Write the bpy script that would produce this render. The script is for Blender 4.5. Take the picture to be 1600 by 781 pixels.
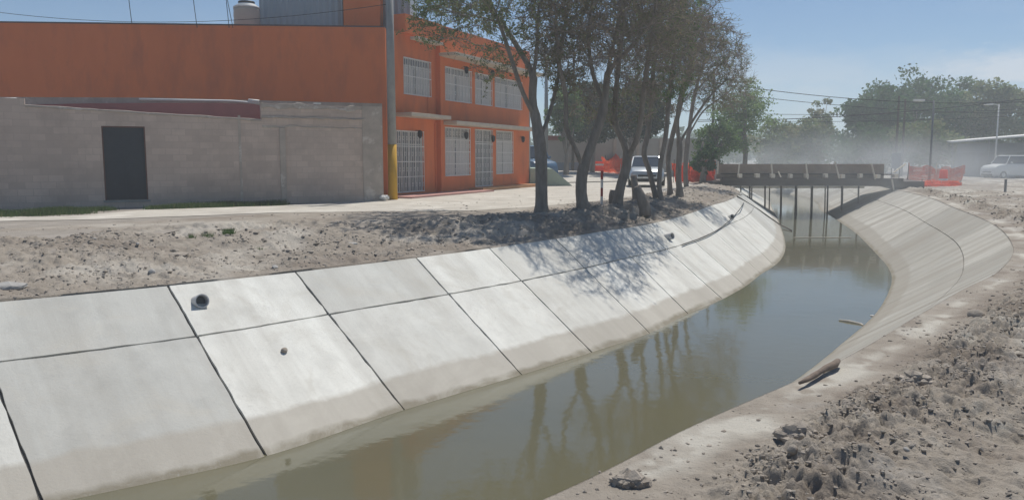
import bpy, bmesh, math, random
import numpy as np
from mathutils import Vector
R = math.radians
random.seed(7); rng = np.random.default_rng(7)
for o in list(bpy.data.objects): bpy.data.objects.remove(o)
scene = bpy.context.scene
col = scene.collection

# ------------------------------------------------------------------ camera
CAMZ, FPX, HOR = 1.5, 1250.0, 247.0
PITCH = math.atan((390.5-HOR)/FPX)
cd = bpy.data.cameras.new('camera'); cam = bpy.data.objects.new('camera', cd); col.objects.link(cam)
cam.location = (0, 0, CAMZ); cam.rotation_euler = (math.pi/2-PITCH, 0, 0)
cd.sensor_width = 36; cd.lens = FPX/1600*36; cd.clip_start = .05; cd.clip_end = 6000
scene.camera = cam

# ------------------------------------------------------------------ sky and sun
SUN_ELEV, SUN_H = R(62), (.42, .907)          # horizontal direction towards the sun
world = bpy.data.worlds.new('World'); scene.world = world; world.use_nodes = True
nt = world.node_tree; nt.nodes.clear()
def N(nt, t, **k):
    n = nt.nodes.new(t)
    for a, b in k.items():
        if a in n.inputs.keys(): n.inputs[a].default_value = b
        else: setattr(n, a, b)
    return n
sky = N(nt, 'ShaderNodeTexSky', sky_type='NISHITA', sun_disc=False)
sky.sun_elevation = SUN_ELEV; sky.sun_rotation = math.atan2(SUN_H[0], SUN_H[1])
sky.air_density = 1.0; sky.dust_density = .6; sky.ozone_density = 2.6; sky.altitude = 2000
bg = N(nt, 'ShaderNodeBackground'); bg.inputs['Strength'].default_value = .082
out = N(nt, 'ShaderNodeOutputWorld')
tc = N(nt, 'ShaderNodeTexCoord'); sep = N(nt, 'ShaderNodeSeparateXYZ')
nt.links.new(tc.outputs['Generated'], sep.inputs[0])
mp = N(nt, 'ShaderNodeMapping'); mp.inputs['Scale'].default_value = (1, 1, 2.6)
nt.links.new(tc.outputs['Generated'], mp.inputs[0])
no = N(nt, 'ShaderNodeTexNoise'); no.inputs['Scale'].default_value = 4.2; no.inputs['Detail'].default_value = 9; no.inputs['Roughness'].default_value = .55
nt.links.new(mp.outputs[0], no.inputs['Vector'])
r1 = N(nt, 'ShaderNodeMapRange'); r1.inputs[1].default_value = .47; r1.inputs[2].default_value = .60
nt.links.new(no.outputs['Fac'], r1.inputs[0])
r2 = N(nt, 'ShaderNodeMapRange'); r2.inputs[1].default_value = .17; r2.inputs[2].default_value = .09
nt.links.new(sep.outputs['Z'], r2.inputs[0])
mu = N(nt, 'ShaderNodeMath', operation='MULTIPLY'); nt.links.new(r1.outputs[0], mu.inputs[0]); nt.links.new(r2.outputs[0], mu.inputs[1])
mu2 = N(nt, 'ShaderNodeMath', operation='MULTIPLY'); nt.links.new(mu.outputs[0], mu2.inputs[0]); mu2.inputs[1].default_value = .38
mx = N(nt, 'ShaderNodeMix', data_type='RGBA'); nt.links.new(mu2.outputs[0], mx.inputs['Factor'])
sm = N(nt, 'ShaderNodeVectorMath', operation='MULTIPLY'); nt.links.new(sky.outputs[0], sm.inputs[0]); sm.inputs[1].default_value = (.73, .88, .95)
nt.links.new(sm.outputs[0], mx.inputs[6]); mx.inputs[7].default_value = (7.4, 7.8, 8.5, 1)
cv = N(nt, 'ShaderNodeVectorMath', operation='SUBTRACT'); nt.links.new(tc.outputs['Generated'], cv.inputs[0]); cv.inputs[1].default_value = (.525, .845, .092)
cs = N(nt, 'ShaderNodeVectorMath', operation='MULTIPLY'); nt.links.new(cv.outputs[0], cs.inputs[0]); cs.inputs[1].default_value = (1, 1, 3.4)
cl_ = N(nt, 'ShaderNodeVectorMath', operation='LENGTH'); nt.links.new(cs.outputs[0], cl_.inputs[0])
n9 = N(nt, 'ShaderNodeTexNoise'); n9.inputs['Scale'].default_value = 17; n9.inputs['Detail'].default_value = 8; n9.inputs['Roughness'].default_value = .55; nt.links.new(mp.outputs[0], n9.inputs['Vector'])
m9 = N(nt, 'ShaderNodeMath', operation='MULTIPLY_ADD'); nt.links.new(n9.outputs['Fac'], m9.inputs[0]); m9.inputs[1].default_value = .22; nt.links.new(cl_.outputs['Value'], m9.inputs[2])
r9 = N(nt, 'ShaderNodeMapRange'); r9.inputs[1].default_value = .195; r9.inputs[2].default_value = .15; r9.inputs[4].default_value = .5; nt.links.new(m9.outputs[0], r9.inputs[0])
x9 = N(nt, 'ShaderNodeMix', data_type='RGBA'); nt.links.new(r9.outputs[0], x9.inputs['Factor']); nt.links.new(mx.outputs[2], x9.inputs[6]); x9.inputs[7].default_value = (9.0, 9.0, 9.4, 1)
nt.links.new(x9.outputs[2], bg.inputs[0]); nt.links.new(bg.outputs[0], out.inputs[0])
sd = bpy.data.lights.new('sun', 'SUN'); sd.energy = 4.0; sd.angle = R(.53); sd.color = (1, .945, .86)
so = bpy.data.objects.new('sun', sd); col.objects.link(so)
sv = Vector((SUN_H[0]*math.cos(SUN_ELEV), SUN_H[1]*math.cos(SUN_ELEV), math.sin(SUN_ELEV)))
so.rotation_euler = (-sv).to_track_quat('-Z', 'Y').to_euler(); so.location = (30, 40, 60)
vs = scene.view_settings; vs.view_transform = 'Standard'; vs.look = 'None'; vs.gamma = 1; vs.exposure = .10
scene.render.engine = 'CYCLES'
scene.cycles.max_bounces = 6; scene.cycles.transparent_max_bounces = 6
scene.cycles.volume_bounces = 1

# ------------------------------------------------------------------ geometry helpers
def ray(px, py):
    u = px-800; v = 390.5-py
    return np.array([u, FPX*math.cos(PITCH)+v*math.sin(PITCH), -FPX*math.sin(PITCH)+v*math.cos(PITCH)])
def gp(px, py, z=0.):
    d = ray(px, py); k = (z-CAMZ)/d[2]; return np.array([d[0]*k, d[1]*k, z])
def dp(px, py, y):
    d = ray(px, py); k = y/d[1]; return np.array([d[0]*k, y, CAMZ+d[2]*k])
def vp(px, py, a, b):      # hit the vertical plane through ground points a, b: (distance along a->b, z)
    d = ray(px, py); e = (np.array(b[:2])-np.array(a[:2])); L = np.linalg.norm(e); e = e/L
    m = np.array([[d[0], -e[0]], [d[1], -e[1]]]); k, s = np.linalg.solve(m, np.array(a[:2], float))
    return s, CAMZ+d[2]*k
def lerp(a, b, t): return a+(b-a)*t
def sstep(a, b, x):
    t = np.clip((x-a)/(b-a), 0, 1); return t*t*(3-2*t)
def _hash(ix, iy, seed):
    h = (ix.astype(np.int64)*374761393 + iy.astype(np.int64)*668265263 + seed*1442695041) & 0x7fffffff
    h = ((h ^ (h >> 13))*1274126177) & 0x7fffffff
    return ((h ^ (h >> 16)) & 0xffff)/65535.0
def vnoise(x, y, seed=0):
    x = np.asarray(x, float); y = np.asarray(y, float)
    ix = np.floor(x); iy = np.floor(y); fx = x-ix; fy = y-iy
    fx = fx*fx*(3-2*fx); fy = fy*fy*(3-2*fy); ix = ix.astype(np.int64); iy = iy.astype(np.int64)
    a = _hash(ix, iy, seed); b = _hash(ix+1, iy, seed); c = _hash(ix, iy+1, seed); d = _hash(ix+1, iy+1, seed)
    return (a*(1-fx)+b*fx)*(1-fy)+(c*(1-fx)+d*fx)*fy
def fbm(x, y, sc, oct=4, seed=0, rough=.5):
    s = 0; a = 1; t = 0
    for o in range(oct):
        s = s + a*(vnoise(x*sc+17.3*o, y*sc-9.1*o, seed+o)-.5); t += a; a *= rough; sc *= 2.03
    return s/t*2
def catmull(P, n):
    P = [np.array(p, float) for p in P]; out = []
    for i in range(len(P)-1):
        p0 = P[i-1] if i else 2*P[0]-P[1]; p1 = P[i]; p2 = P[i+1]; p3 = P[i+2] if i+2 < len(P) else 2*P[-1]-P[-2]
        for k in range(n):
            t = k/n
            out.append(.5*((2*p1)+(-p0+p2)*t+(2*p0-5*p1+4*p2-p3)*t*t+(-p0+3*p1-3*p2+p3)*t**3))
    out.append(P[-1]); return np.array(out)
def catpt(P, x):
    i = int(min(max(math.floor(x), 0), len(P)-2)); t = x-i
    p0 = P[i-1] if i else 2*P[0]-P[1]; p1 = P[i]; p2 = P[i+1]; p3 = P[i+2] if i+2 < len(P) else 2*P[-1]-P[-2]
    return .5*((2*p1)+(-p0+p2)*t+(2*p0-5*p1+4*p2-p3)*t*t+(-p0+3*p1-3*p2+p3)*t**3)

def tag(o, label=None, cat=None, group=None, kind=None):
    if label: o['label'] = label
    if cat: o['category'] = cat
    if group: o['group'] = group
    if kind: o['kind'] = kind
    return o
def thing(name, label, cat, loc=(0, 0, 0), rz=0, group=None):
    o = bpy.data.objects.new(name, None); col.objects.link(o); o.empty_display_size = .2
    o.location = loc; o.rotation_euler = (0, 0, rz); return tag(o, label, cat, group)
def link(name, verts, faces, mats, parent=None, midx=None, smooth=False, colors=None, loc=None):
    me = bpy.data.meshes.new(name)
    verts = np.asarray(verts, float)
    me.from_pydata([tuple(v) for v in verts], [], [tuple(int(i) for i in f) for f in faces])
    if not isinstance(mats, (list, tuple)): mats = [mats]
    for m in mats: me.materials.append(m)
    if midx is not None: me.polygons.foreach_set('material_index', np.asarray(midx, np.int32))
    if smooth: me.polygons.foreach_set('use_smooth', np.ones(len(me.polygons), bool))
    if colors is not None:
        ca = me.color_attributes.new('tint', 'FLOAT_COLOR', 'POINT')
        c = np.ones((len(verts), 4)); c[:, :3] = np.asarray(colors)[:, None] if np.ndim(colors) == 1 else colors
        ca.data.foreach_set('color', c.ravel())
    me.update()
    o = bpy.data.objects.new(name, me); col.objects.link(o)
    if parent is not None: o.parent = parent
    if loc is not None: o.location = loc
    return o
class MB:
    def __init__(s): s.v = []; s.f = []; s.m = []; s.c = []
    def add(s, vs, fs, mi=0, c=.5):
        n = len(s.v); s.v += [tuple(map(float, p)) for p in vs]; s.f += [tuple(n+i for i in f) for f in fs]
        s.m += [mi]*len(fs); s.c += [c]*len(vs)
    def box(s, x0, x1, y0, y1, z0, z1, mi=0, c=.5):
        s.add([(x, y, z) for z in (z0, z1) for y in (y0, y1) for x in (x0, x1)],
              [(0, 2, 3, 1), (4, 5, 7, 6), (0, 1, 5, 4), (2, 6, 7, 3), (0, 4, 6, 2), (1, 3, 7, 5)], mi, c)
    def rod(s, p, q, w, h=None, mi=0, up=(0, 0, 1), c=.5):      # rectangular bar
        h = h or w; p = np.array(p, float); q = np.array(q, float); d = q-p; d /= np.linalg.norm(d)
        up = np.array(up, float)
        if abs(d@up) > .95: up = np.array([1., 0, 0])
        a = np.cross(d, up); a /= np.linalg.norm(a); b = np.cross(a, d)
        vs = [e+a*w/2*i+b*h/2*j for e in (p, q) for (i, j) in ((-1, -1), (1, -1), (1, 1), (-1, 1))]
        s.add(vs, [(3, 2, 1, 0), (4, 5, 6, 7), (0, 1, 5, 4), (1, 2, 6, 5), (2, 3, 7, 6), (3, 0, 4, 7)], mi, c)
    def tube(s, pts, rs, n=8, mi=0, cap=True, c=.5):
        pts = [np.array(p, float) for p in pts]
        if np.isscalar(rs): rs = [rs]*len(pts)
        vs = []; fs = []; a = None
        for i, p in enumerate(pts):
            d = pts[min(i+1, len(pts)-1)]-pts[max(i-1, 0)]; L = np.linalg.norm(d); d = d/L if L > 1e-9 else np.array([0, 0, 1.])
            if a is None: a = np.cross(d, (0, 0, 1.) if abs(d[2]) < .9 else (1., 0, 0))
            a = a-d*(a@d); a /= np.linalg.norm(a); b = np.cross(d, a)
            for k in range(n):
                t = 2*math.pi*k/n; vs.append(p+(a*math.cos(t)+b*math.sin(t))*rs[i])
        for i in range(len(pts)-1):
            for k in range(n):
                fs.append((i*n+k, i*n+(k+1) % n, (i+1)*n+(k+1) % n, (i+1)*n+k))
        if cap: fs.append(tuple(range(n-1, -1, -1))); fs.append(tuple((len(pts)-1)*n+k for k in range(n)))
        s.add(vs, fs, mi, c)
    def prism(s, poly, z0, z1, mi=0):
        n = len(poly); s.add([(p[0], p[1], z0) for p in poly]+[(p[0], p[1], z1) for p in poly],
            [tuple(range(n-1, -1, -1)), tuple(range(n, 2*n))]+[(i, (i+1) % n, n+(i+1) % n, n+i) for i in range(n)], mi)
    def lathe(s, prof, cx=0, cy=0, n=20, mi=0):
        s.tube([(cx, cy, z) for r, z in prof], [max(r, .001) for r, z in prof], n, mi)
    def build(s, name, mats, parent=None, smooth=False, bevel=0, loc=None):
        o = link(name, s.v, s.f, mats, parent, s.m, smooth, np.array(s.c), loc)
        if bevel:
            b = o.modifiers.new('bevel', 'BEVEL'); b.width = bevel; b.segments = 2; b.limit_method = 'ANGLE'
        return o
def copy_thing(root, loc, rz, label):
    c = root.copy(); col.objects.link(c); c.location = loc; c.rotation_euler = (0, 0, rz); c['label'] = label
    for ch in root.children:
        d = ch.copy(); col.objects.link(d); d.parent = c
        for g in ch.children:
            e = g.copy(); col.objects.link(e); e.parent = d
    return c

# ------------------------------------------------------------------ materials
def mat(name, c1, c2=None, scale=3., rough=.85, bump=0., bscale=None, metal=0., c3=None, c3scale=None, c3lo=.55, c3hi=.7, tint=0., stretch=(1, 1, 1), spec=.3, detail=6):
    m = bpy.data.materials.new(name); m.use_nodes = True; t = m.node_tree; L = t.links
    p = t.nodes['Principled BSDF']; p.inputs['Roughness'].default_value = rough; p.inputs['Metallic'].default_value = metal
    p.inputs['Specular IOR Level'].default_value = spec
    c2 = c2 or tuple(x*.75 for x in c1)
    g = N(t, 'ShaderNodeNewGeometry'); mp = N(t, 'ShaderNodeMapping'); mp.inputs['Scale'].default_value = stretch
    L.new(g.outputs['Position'], mp.inputs[0])
    n1 = N(t, 'ShaderNodeTexNoise'); n1.inputs['Scale'].default_value = scale; n1.inputs['Detail'].default_value = detail; n1.inputs['Roughness'].default_value = .6
    L.new(mp.outputs[0], n1.inputs['Vector'])
    rr = N(t, 'ShaderNodeMapRange'); rr.inputs[1].default_value = .3; rr.inputs[2].default_value = .7; L.new(n1.outputs['Fac'], rr.inputs[0])
    mx = N(t, 'ShaderNodeMix', data_type='RGBA'); L.new(rr.outputs[0], mx.inputs['Factor'])
    mx.inputs[6].default_value = (*c1, 1); mx.inputs[7].default_value = (*c2, 1); last = mx.outputs[2]
    if c3:
        n2 = N(t, 'ShaderNodeTexNoise'); n2.inputs['Scale'].default_value = c3scale or scale*.3; n2.inputs['Detail'].default_value = 8; n2.inputs['Roughness'].default_value = .65
        L.new(mp.outputs[0], n2.inputs['Vector'])
        r3 = N(t, 'ShaderNodeMapRange'); r3.inputs[1].default_value = c3lo; r3.inputs[2].default_value = c3hi; L.new(n2.outputs['Fac'], r3.inputs[0])
        m3 = N(t, 'ShaderNodeMix', data_type='RGBA'); L.new(r3.outputs[0], m3.inputs['Factor']); L.new(last, m3.inputs[6]); m3.inputs[7].default_value = (*c3, 1); last = m3.outputs[2]
    if tint:
        at = N(t, 'ShaderNodeAttribute'); at.attribute_name = 'tint'
        ma = N(t, 'ShaderNodeMapRange'); ma.inputs[3].default_value = 1-tint; ma.inputs[4].default_value = 1+tint; L.new(at.outputs['Fac'], ma.inputs[0])
        mm = N(t, 'ShaderNodeVectorMath', operation='SCALE'); L.new(last, mm.inputs[0]); L.new(ma.outputs[0], mm.inputs['Scale']); last = mm.outputs[0]
    L.new(last, p.inputs['Base Color'])
    if bump:
        nb = N(t, 'ShaderNodeTexNoise'); nb.inputs['Scale'].default_value = bscale or scale*4; nb.inputs['Detail'].default_value = 8; nb.inputs['Roughness'].default_value = .7
        L.new(g.outputs['Position'], nb.inputs['Vector'])
        b = N(t, 'ShaderNodeBump'); b.inputs['Strength'].default_value = 1; b.inputs['Distance'].default_value = bump; L.new(nb.outputs['Fac'], b.inputs['Height'])
        L.new(b.outputs[0], p.inputs['Normal'])
    return m
def insert_mix(m, fac_socket, color):
    t = m.node_tree; p = t.nodes['Principled BSDF']; src = p.inputs['Base Color'].links[0].from_socket
    x = N(t, 'ShaderNodeMix', data_type='RGBA'); t.links.new(fac_socket, x.inputs['Factor']); t.links.new(src, x.inputs[6]); x.inputs[7].default_value = (*color, 1)
    t.links.new(x.outputs[2], p.inputs['Base Color']); return x

M_dirt = mat('dirt', (.33, .30, .265), (.25, .225, .195), 2.2, .95, .02, 14, c3=(.37, .335, .30), c3scale=.8, c3lo=.5, c3hi=.66)
M_bank = mat('bank_dirt', (.355, .315, .268), (.25, .219, .183), 3.5, .95, .025, 18, c3=(.35, .315, .275), c3scale=1.3, c3lo=.52, c3hi=.66)
M_mud = mat('mud', (.375, .335, .285), (.27, .238, .20), 4.0, .95, .02, 30, c3=(.40, .375, .34), c3scale=.75, c3lo=.54, c3hi=.66)
M_clod = mat('clod', (.395, .35, .30), (.295, .262, .222), 9, .95, .01, 40, tint=.18)
for _m, _lo, _hi, _c in ((M_mud, .55, .95, (.56, .54, .48)), (M_bank, .62, 1.0, (.46, .43, .38))):
    _t = _m.node_tree; _a = N(_t, 'ShaderNodeAttribute'); _a.attribute_name = 'tint'
    def _ins(lo, hi, c, k):
        q = N(_t, 'ShaderNodeMapRange'); q.inputs[1].default_value = lo; q.inputs[2].default_value = hi; q.inputs[4].default_value = k; _t.links.new(_a.outputs['Fac'], q.inputs[0])
        p_ = _t.nodes['Principled BSDF']; src = p_.inputs['Base Color'].links[0].from_socket; x_ = N(_t, 'ShaderNodeMix', data_type='RGBA'); _t.links.new(q.outputs[0], x_.inputs['Factor']); _t.links.new(src, x_.inputs[6]); x_.inputs[7].default_value = (*c, 1); _t.links.new(x_.outputs[2], p_.inputs['Base Color'])
    _ins(_lo, _hi, _c, .75); _ins(.35, .02, (.20, .165, .135), .6)
M_stone = mat('pale_stone', (.46, .45, .43), (.34, .33, .31), 9, .9, .008, 30)
M_road = mat('dusty_road', (.58, .55, .49), (.42, .39, .34), 1.1, .95, .012, 25, c3=(.66, .63, .57), c3scale=.5)
M_joint = mat('joint_mortar', (.15, .145, .14), (.10, .098, .095), 12, .95, .01, 40)
def lining_mat(name, c1, c2, tan, streak):
    m = mat(name, c1, c2, 1.1, .9, .004, 30, c3=tuple(x*.80 for x in c1), c3scale=2.1, c3lo=.48, c3hi=.72, tint=.20)
    t = m.node_tree; L = t.links
    g = N(t, 'ShaderNodeNewGeometry'); s = N(t, 'ShaderNodeSeparateXYZ'); L.new(g.outputs['Position'], s.inputs[0])
    n = N(t, 'ShaderNodeTexNoise'); n.inputs['Scale'].default_value = 2.2; n.inputs['Detail'].default_value = 8; L.new(g.outputs['Position'], n.inputs['Vector'])
    a = N(t, 'ShaderNodeMath', operation='MULTIPLY_ADD'); L.new(n.outputs['Fac'], a.inputs[0]); a.inputs[1].default_value = -.12; L.new(s.outputs['Z'], a.inputs[2])
    r = N(t, 'ShaderNodeMapRange'); r.inputs[1].default_value = -1.64; r.inputs[2].default_value = -1.69; r.inputs[4].default_value = .85; L.new(a.outputs[0], r.inputs[0])
    insert_mix(m, r.outputs[0], tan)
    r4 = N(t, 'ShaderNodeMapRange'); r4.inputs[1].default_value = -1.885; r4.inputs[2].default_value = -1.93; r4.inputs[4].default_value = .8; L.new(a.outputs[0], r4.inputs[0])
    insert_mix(m, r4.outputs[0], (.20, .175, .12))
    # fine specks, trowel scuffs and pits of the poured concrete
    nf = N(t, 'ShaderNodeTexNoise'); nf.inputs['Scale'].default_value = 26; nf.inputs['Detail'].default_value = 6; nf.inputs['Roughness'].default_value = .75; L.new(g.outputs['Position'], nf.inputs['Vector'])
    rf_ = N(t, 'ShaderNodeMapRange'); rf_.inputs[1].default_value = .56; rf_.inputs[2].default_value = .70; rf_.inputs[4].default_value = .5; L.new(nf.outputs['Fac'], rf_.inputs[0]); insert_mix(m, rf_.outputs[0], tuple(x*.62 for x in c1))
    mw = N(t, 'ShaderNodeTexNoise'); mw.inputs['Scale'].default_value = .9; mw.inputs['Detail'].default_value = 9; mw.inputs['Roughness'].default_value = .72; mw.inputs['Distortion'].default_value = 1.2; L.new(g.outputs['Position'], mw.inputs['Vector'])
    rw = N(t, 'ShaderNodeMapRange'); rw.inputs[1].default_value = .5; rw.inputs[2].default_value = .66; rw.inputs[4].default_value = .55; L.new(mw.outputs['Fac'], rw.inputs[0]); insert_mix(m, rw.outputs[0], tuple(x*f for x, f in zip(c1, (.80, .77, .73))))
    if streak:
        w = N(t, 'ShaderNodeAttribute'); w.attribute_name = 'along'
        cx = N(t, 'ShaderNodeCombineXYZ'); L.new(w.outputs['Fac'], cx.inputs[0])
        mz = N(t, 'ShaderNodeMath', operation='MULTIPLY'); L.new(s.outputs['Z'], mz.inputs[0]); mz.inputs[1].default_value = .12; L.new(mz.outputs[0], cx.inputs[1])
        k = N(t, 'ShaderNodeTexNoise'); k.inputs['Scale'].default_value = 1.1; k.inputs['Detail'].default_value = 7; k.inputs['Roughness'].default_value = .7; L.new(cx.outputs[0], k.inputs['Vector'])
        r3 = N(t, 'ShaderNodeMapRange'); r3.inputs[1].default_value = .42; r3.inputs[2].default_value = .62; r3.inputs[4].default_value = streak; L.new(k.outputs['Fac'], r3.inputs[0])
        insert_mix(m, r3.outputs[0], (.30, .275, .235))
    return m
M_linL = lining_mat('lining_concrete', (.70, .70, .655), (.60, .60, .56), (.45, .42, .365), .30)
M_linR = lining_mat('stained_lining_concrete', (.47, .46, .42), (.37, .36, .325), (.33, .31, .27), .85)

# ------------------------------------------------------------------ canal lines (real ground coordinates)
ZC, ZW = -.30, -1.90
LC = [(-14.2, 4.0, ZC), (-10.6, 7.0, ZC), (-8.7, 8.4, ZC)]; LB = [(-11.4, 1.2, ZW), (-8.0, 4.2, ZW), (-6.3, 6.1, ZW)]
# first joint seen at the left frame edge
LC += [(-6.75, 9.75, ZC)]; LB += [gp(68, 790, ZW)]
for c, b in [((262, 447), (415, 712)), ((462, 425), (632, 640)), ((650, 403), (815, 585)), ((765, 388), (925, 550)), ((868, 373), (1015, 520)), ((945, 361), (1075, 490)), ((1000, 353), (1129, 467)), ((1046, 343), (1165, 447)), ((1083, 332), (1190, 428)), ((1112, 321), (1210, 415))]:
    LC.append(gp(*c, ZC)); LB.append(gp(*b, ZW))
NJ = len(LC)
for y, yb in zip([32.8, 35.2, 37.6, 40, 42.5, 45, 47.6, 50.2], [27.8, 30.6, 33.6, 36.7, 39.8, 43, 46.2, 49.4]):
    cx = np.interp(y, [30.4, 33, 36.5, 40, 46, 52], [7.65, 8.8, 10.3, 11.4, 12.6, 13.8]); bx = np.interp(yb, [25.3, 27.8, 30.8, 34.5, 39.4, 46.7, 52], [8.3, 9.5, 10.6, 11.8, 13.3, 15.5, 17.])
    LC.append((cx, y, np.interp(y, [32, 46], [ZC, -.10]))); LB.append((bx, yb, ZW))
LC += [(15.4, 58, -.1), (17, 64, -.1), (18.7, 72, -.1), (18.5, 79, -.1), (15, 86, -.1), (8, 92, -.1)]
LB += [(18.5, 57, ZW), (20.3, 63, ZW), (21.9, 72, ZW), (21.8, 80.5, ZW), (18, 88.5, ZW), (10, 95, ZW)]
LC = [np.array(p, float) for p in LC]; LB = [np.array(p, float) for p in LB]
RC = [(-9.5, -5.6), (-6.5, -2.6), (-4.2, -.3), (-1.9, 2.1)]; RB = [(-10.9, -4.1), (-8.0, -1.2), (-5.7, 1.1), (-3.4, 3.5)]
RC = [(x, y, ZC) for x, y in RC]; RB = [(x, y, ZW) for x, y in RB]
for c, b in [((850, 781), (-1.25, 5.6)), ((1085, 665), (-.2, 6.75)), ((1310, 565), (1.5, 8.5)), ((1440, 490), (3.25, 10.65)), ((1500, 455), (4.5, 12.2)), ((1562, 422), (5.9, 14.2)), ((1580, 385), (8.4, 18.0)), ((1548, 350), (11.2, 23.4))]:
    RC.append(gp(*c, ZC)); RB.append((b[0], b[1], ZW))
RC += [(16.2, 29.5, ZC), (18.6, 35.5, ZC), (20.6, 41.5, ZC), (22.2, 47, ZC), (23.6, 52, ZC), (26.8, 61.5, ZC), (29.2, 71, ZC), (29.4, 82, ZC), (25, 92, ZC), (16, 101, ZC)]
RB += [(13.5, 29.8, ZW), (15.7, 36.4, ZW), (17.4, 42.2, ZW), (18.9, 47.4, ZW), (20.3, 52.6, ZW), (23.6, 62.3, ZW), (25.9, 72, ZW), (26.1, 81, ZW), (22.4, 89.5, ZW), (13.5, 98, ZW)]
RC = [np.array(p, float) for p in RC]; RB = [np.array(p, float) for p in RB]

def surf(C, B, i, v):
    c = catpt(C, i); b = catpt(B, i); return c+(b-c)*v
VM = .34
TONE = {2: (.95, .95), 3: (.12, .05), 4: (.88, .95), 5: (.30, .62), 6: (.92, .88), 7: (.55, .72), 8: (.5, .8), 9: (.75, .9), 10: (.6, .7)}
def make_lining(name, C, B, material, seed, lip, side, gap=.017):
    rg = np.random.default_rng(seed)
    n = len(C); V = []; F = []; MI = []; COL = []; ALONG = []
    def patch(P, mi, colr, al):
        h, w = P.shape[:2]; b = len(V); V.extend(P.reshape(-1, 3)); COL.extend([colr]*(h*w)); ALONG.extend(list(al.reshape(-1)))
        for a in range(h-1):
            for c in range(w-1): F.append((b+a*w+c, b+a*w+c+1, b+(a+1)*w+c+1, b+(a+1)*w+c)); MI.append(mi)
    # arc length
    arc = [0]
    for i in range(1, n): arc.append(arc[-1]+np.linalg.norm((C[i]+B[i]-C[i-1]-B[i-1])/2))
    def normal(i, v):
        e = 1e-2; a = surf(C, B, i+e, v)-surf(C, B, i-e, v); d = catpt(B, i)-catpt(C, i); k = np.cross(a, d); k /= np.linalg.norm(k)
        return k if k[2] > 0 else -k
    # mortar bed under the panels
    ii = np.linspace(0, n-1, (n-1)*8+1); vv = [-.12, 0, .33, .7, 1, 1.5]
    P = np.array([[surf(C, B, i, max(v, 0))-normal(i, .5)*.03 if v >= 0 else catpt(C, i)-np.array([0, 0, .4]) for v in vv] for i in ii])
    patch(P, 1, .5, np.array([[np.interp(i, range(n), arc)]*len(vv) for i in ii]))
    for i in range(n-1):
        L = np.linalg.norm(C[i+1]-C[i]); H = np.linalg.norm(B[i]-C[i]); near = C[i][1] < 32
        nu, nv = (16, 12) if near else (6, 5)
        for row, (v0, v1) in enumerate(((0, VM), (VM, 1.5))):
            g = gap*(1 if row == 0 or True else 1)
            u = np.linspace(0, 1, nu+1); w = np.linspace(0, 1, (nv if row == 0 else 2*nv)+1); P = np.zeros((len(u), len(w), 3)); A = np.zeros((len(u), len(w)))
            tone = float(np.clip(rg.normal(.5, .26), 0, 1)) if row == 0 else float(np.clip(.55*tone+.45*rg.normal(.5, .3), 0, 1))
            if name == 'canal_lining_left' and i in TONE: tone = TONE[i][row]
            if name == 'canal_lining_right' and i >= 12: tone = (.95, .9, .8, .6)[i % 4]
            ph = rg.random()*100
            for a, uu in enumerate(u):
                for b_, ww in enumerate(w):
                    gu = g/L*(1-2*uu)*(1+.0*ph); gv = g/H
                    vx = lerp(v0+(gv*1.0 if row == 1 else 0), v1-(gv if row == 0 else 0), ww); ux = uu
                    if a == 0: ux = g/L*(1+.9*float(fbm(ww*6*(v1-v0)*H, ph, 1., 3, seed)))
                    elif a == len(u)-1: ux = 1-g/L*(1+.9*float(fbm(ww*6*(v1-v0)*H, ph+50, 1., 3, seed)))
                    if row == 0 and b_ == len(w)-1: vx += gv*.9*float(fbm(uu*L*6, ph+9, 1., 3, seed))
                    if row == 1 and b_ == 0: vx += gv*.9*float(fbm(uu*L*6, ph+19, 1., 3, seed))
                    p = surf(C, B, i+ux, vx); k = normal(i+ux, vx)
                    A[a, b_] = np.interp(i+ux, range(n), arc)
                    P[a, b_] = p+k*(.006*float(fbm(p[0], p[1], .9, 2, seed+3)))
            # skirt
            Q = np.zeros((len(u)+2, len(w)+2, 3)); Q[1:-1, 1:-1] = P; AA = np.pad(A, 1, mode='edge')
            Q[0, 1:-1] = P[0]; Q[-1, 1:-1] = P[-1]; Q[1:-1, 0] = P[:, 0]; Q[1:-1, -1] = P[:, -1]
            Q[0, 0] = P[0, 0]; Q[0, -1] = P[0, -1]; Q[-1, 0] = P[-1, 0]; Q[-1, -1] = P[-1, -1]
            k = normal(i+.5, .5)*.035; Q[0] -= k; Q[-1] -= k; Q[1:-1, 0] -= k; Q[1:-1, -1] -= k
            patch(Q, 0, tone, AA)
    if lip:
        P = []
        for i in np.linspace(0, n-1, (n-1)*6+1):
            c = catpt(C, i); t = catpt(C, min(i+.05, n-1))-catpt(C, max(i-.05, 0)); t[2] = 0; t /= np.linalg.norm(t); q = np.array([t[1], -t[0], 0])*side
            P.append([c+np.array([0, 0, -.02])-q*.02, c+np.array([0, 0, .012])+q*.03, c+q*lip+np.array([0, 0, .01]), c+q*lip+np.array([0, 0, -.2])])
        P = np.array(P); patch(P, 0, .5, np.array([[np.interp(i, range(n), arc)]*4 for i in np.linspace(0, n-1, (n-1)*6+1)]))
    o = link(name, np.array(V), F, [material, M_joint], None, MI, False, np.array(COL)); o['kind'] = 'structure'
    at = o.data.attributes.new('along', 'FLOAT', 'POINT'); at.data.foreach_set('value', np.array(ALONG, np.float32))
    return o
make_lining('canal_lining_left', LC, LB, M_linL, 3, 0, -1)
make_lining('canal_lining_right', RC, RB, M_linR, 5, .42, 1, .010)

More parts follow.
